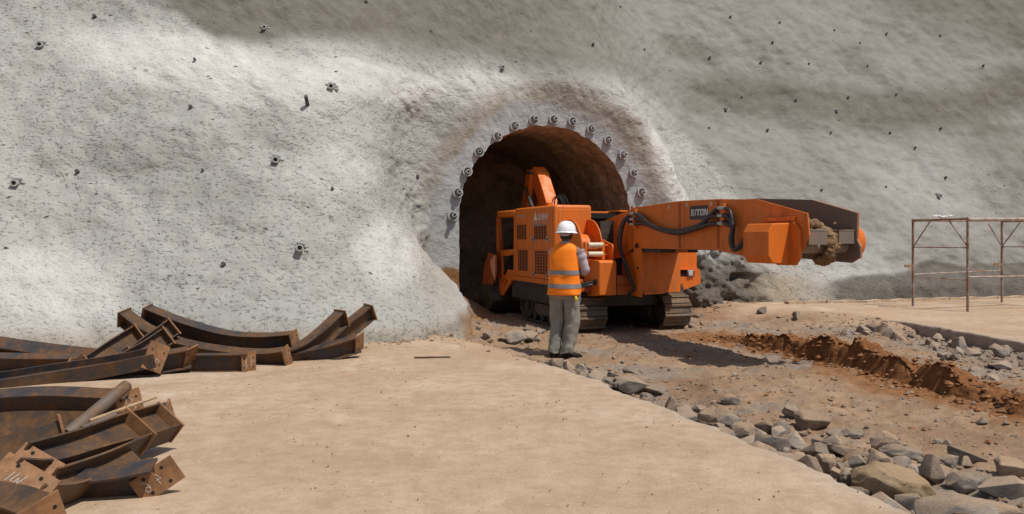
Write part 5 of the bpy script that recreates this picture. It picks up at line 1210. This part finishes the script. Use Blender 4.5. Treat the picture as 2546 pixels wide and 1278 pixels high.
# gravel and crumbs too small to count
def crumbs(name, n_, sampler, smin, smax, mat, label):
    mb = MB(); oct_v = [(1,0,0),(-1,0,0),(0,1,0),(0,-1,0),(0,0,1),(0,0,-1)]; oct_f = [(0,2,4),(2,1,4),(1,3,4),(3,0,4),(2,0,5),(1,2,5),(3,1,5),(0,3,5)]
    for _ in range(n_):
        x, y, z = sampler(); s_ = smin + (smax-smin)*random.random()**2.5; an = random.uniform(0, 6.28); c_, s2 = math.cos(an), math.sin(an)
        mb.use(random.choice(mat)); vs = []
        for v in oct_v:
            a_ = v[0]*s_*random.uniform(.6, 1.3); b_ = v[1]*s_*random.uniform(.5, 1.1); e_ = v[2]*s_*random.uniform(.35, .75)
            vs.append((x + a_*c_-b_*s2, y + a_*s2+b_*c_, z + e_ + s_*.2))
        mb.add(vs, oct_f)
    o = mb.build(name, None); tag(o, label, name.replace('_', ' '), kind='stuff'); return o
def s_strip():
    y = random.uniform(3.5, 9.5); x = float(xl(y)) + .02 + abs(random.gauss(0, .45)); return x, y, float(road_z(x, y))
def s_far():
    y = random.uniform(6.5, 14.0); x = float(xr(y)) - .05 - abs(random.gauss(0, .9)); return x, y, float(road_z(x, y))
def s_road():
    y = random.uniform(4.0, 15.0); x = random.uniform(float(xl(y))-.3*(y > 8), float(xr(y))); return x, y, float(road_z(x, y))
def s_slab():
    y = random.uniform(3.8, 10.5); x = random.uniform(-4.5, float(xl(y))-.03); return x, y, ST + .004
def s_ridge():
    i = random.randrange(10, L_-10); j = random.randrange(4, len(tt)-6); return RX[i, j]+random.gauss(0, .05), RY[i, j]+random.gauss(0, .05), max(RZ[i, j], float(road_z(RX[i, j], RY[i, j])))
def s_toe():
    a = random.choice([random.uniform(-9, -2.6), random.uniform(2.2, 7)]); n_ = float(hill_n(a, .12)) - abs(random.gauss(0, .16)) - .02; x, y, z = to_world(a, n_, 0)
    return x, y, (ST if a < -2.9 else float(road_z(x, y)))
crumbs('gravel', 1500, s_strip, .008, .040, [M['rock'], M['rock_b'], M['road']], 'loose gravel between the rubble stones')
crumbs('gravel', 1500, s_far, .010, .05, [M['rock'], M['rock'], M['rock_b']], 'grey gravel below the far concrete edge')
crumbs('gravel', 4500, s_road, .006, .038, [M['rock'], M['rock_b'], M['road'], M['road'], M['clay_lump']], 'gravel and crumbs strewn over the muck road')
crumbs('dirt_crumbs', 1300, s_slab, .002, .011, [M['mud'], M['rock_b'], M['dark_stub']], 'tiny dark crumbs scattered over the dusty concrete')
crumbs('clay_crumbs', 1500, s_ridge, .008, .05, [M['clay_lump']], 'crumbled clay clods on and around the ridge')
crumbs('rebound_debris', 900, s_toe, .006, .045, [M['rock'], M['mud'], M['road']], 'fallen grit and rebound lumps along the slope foot')
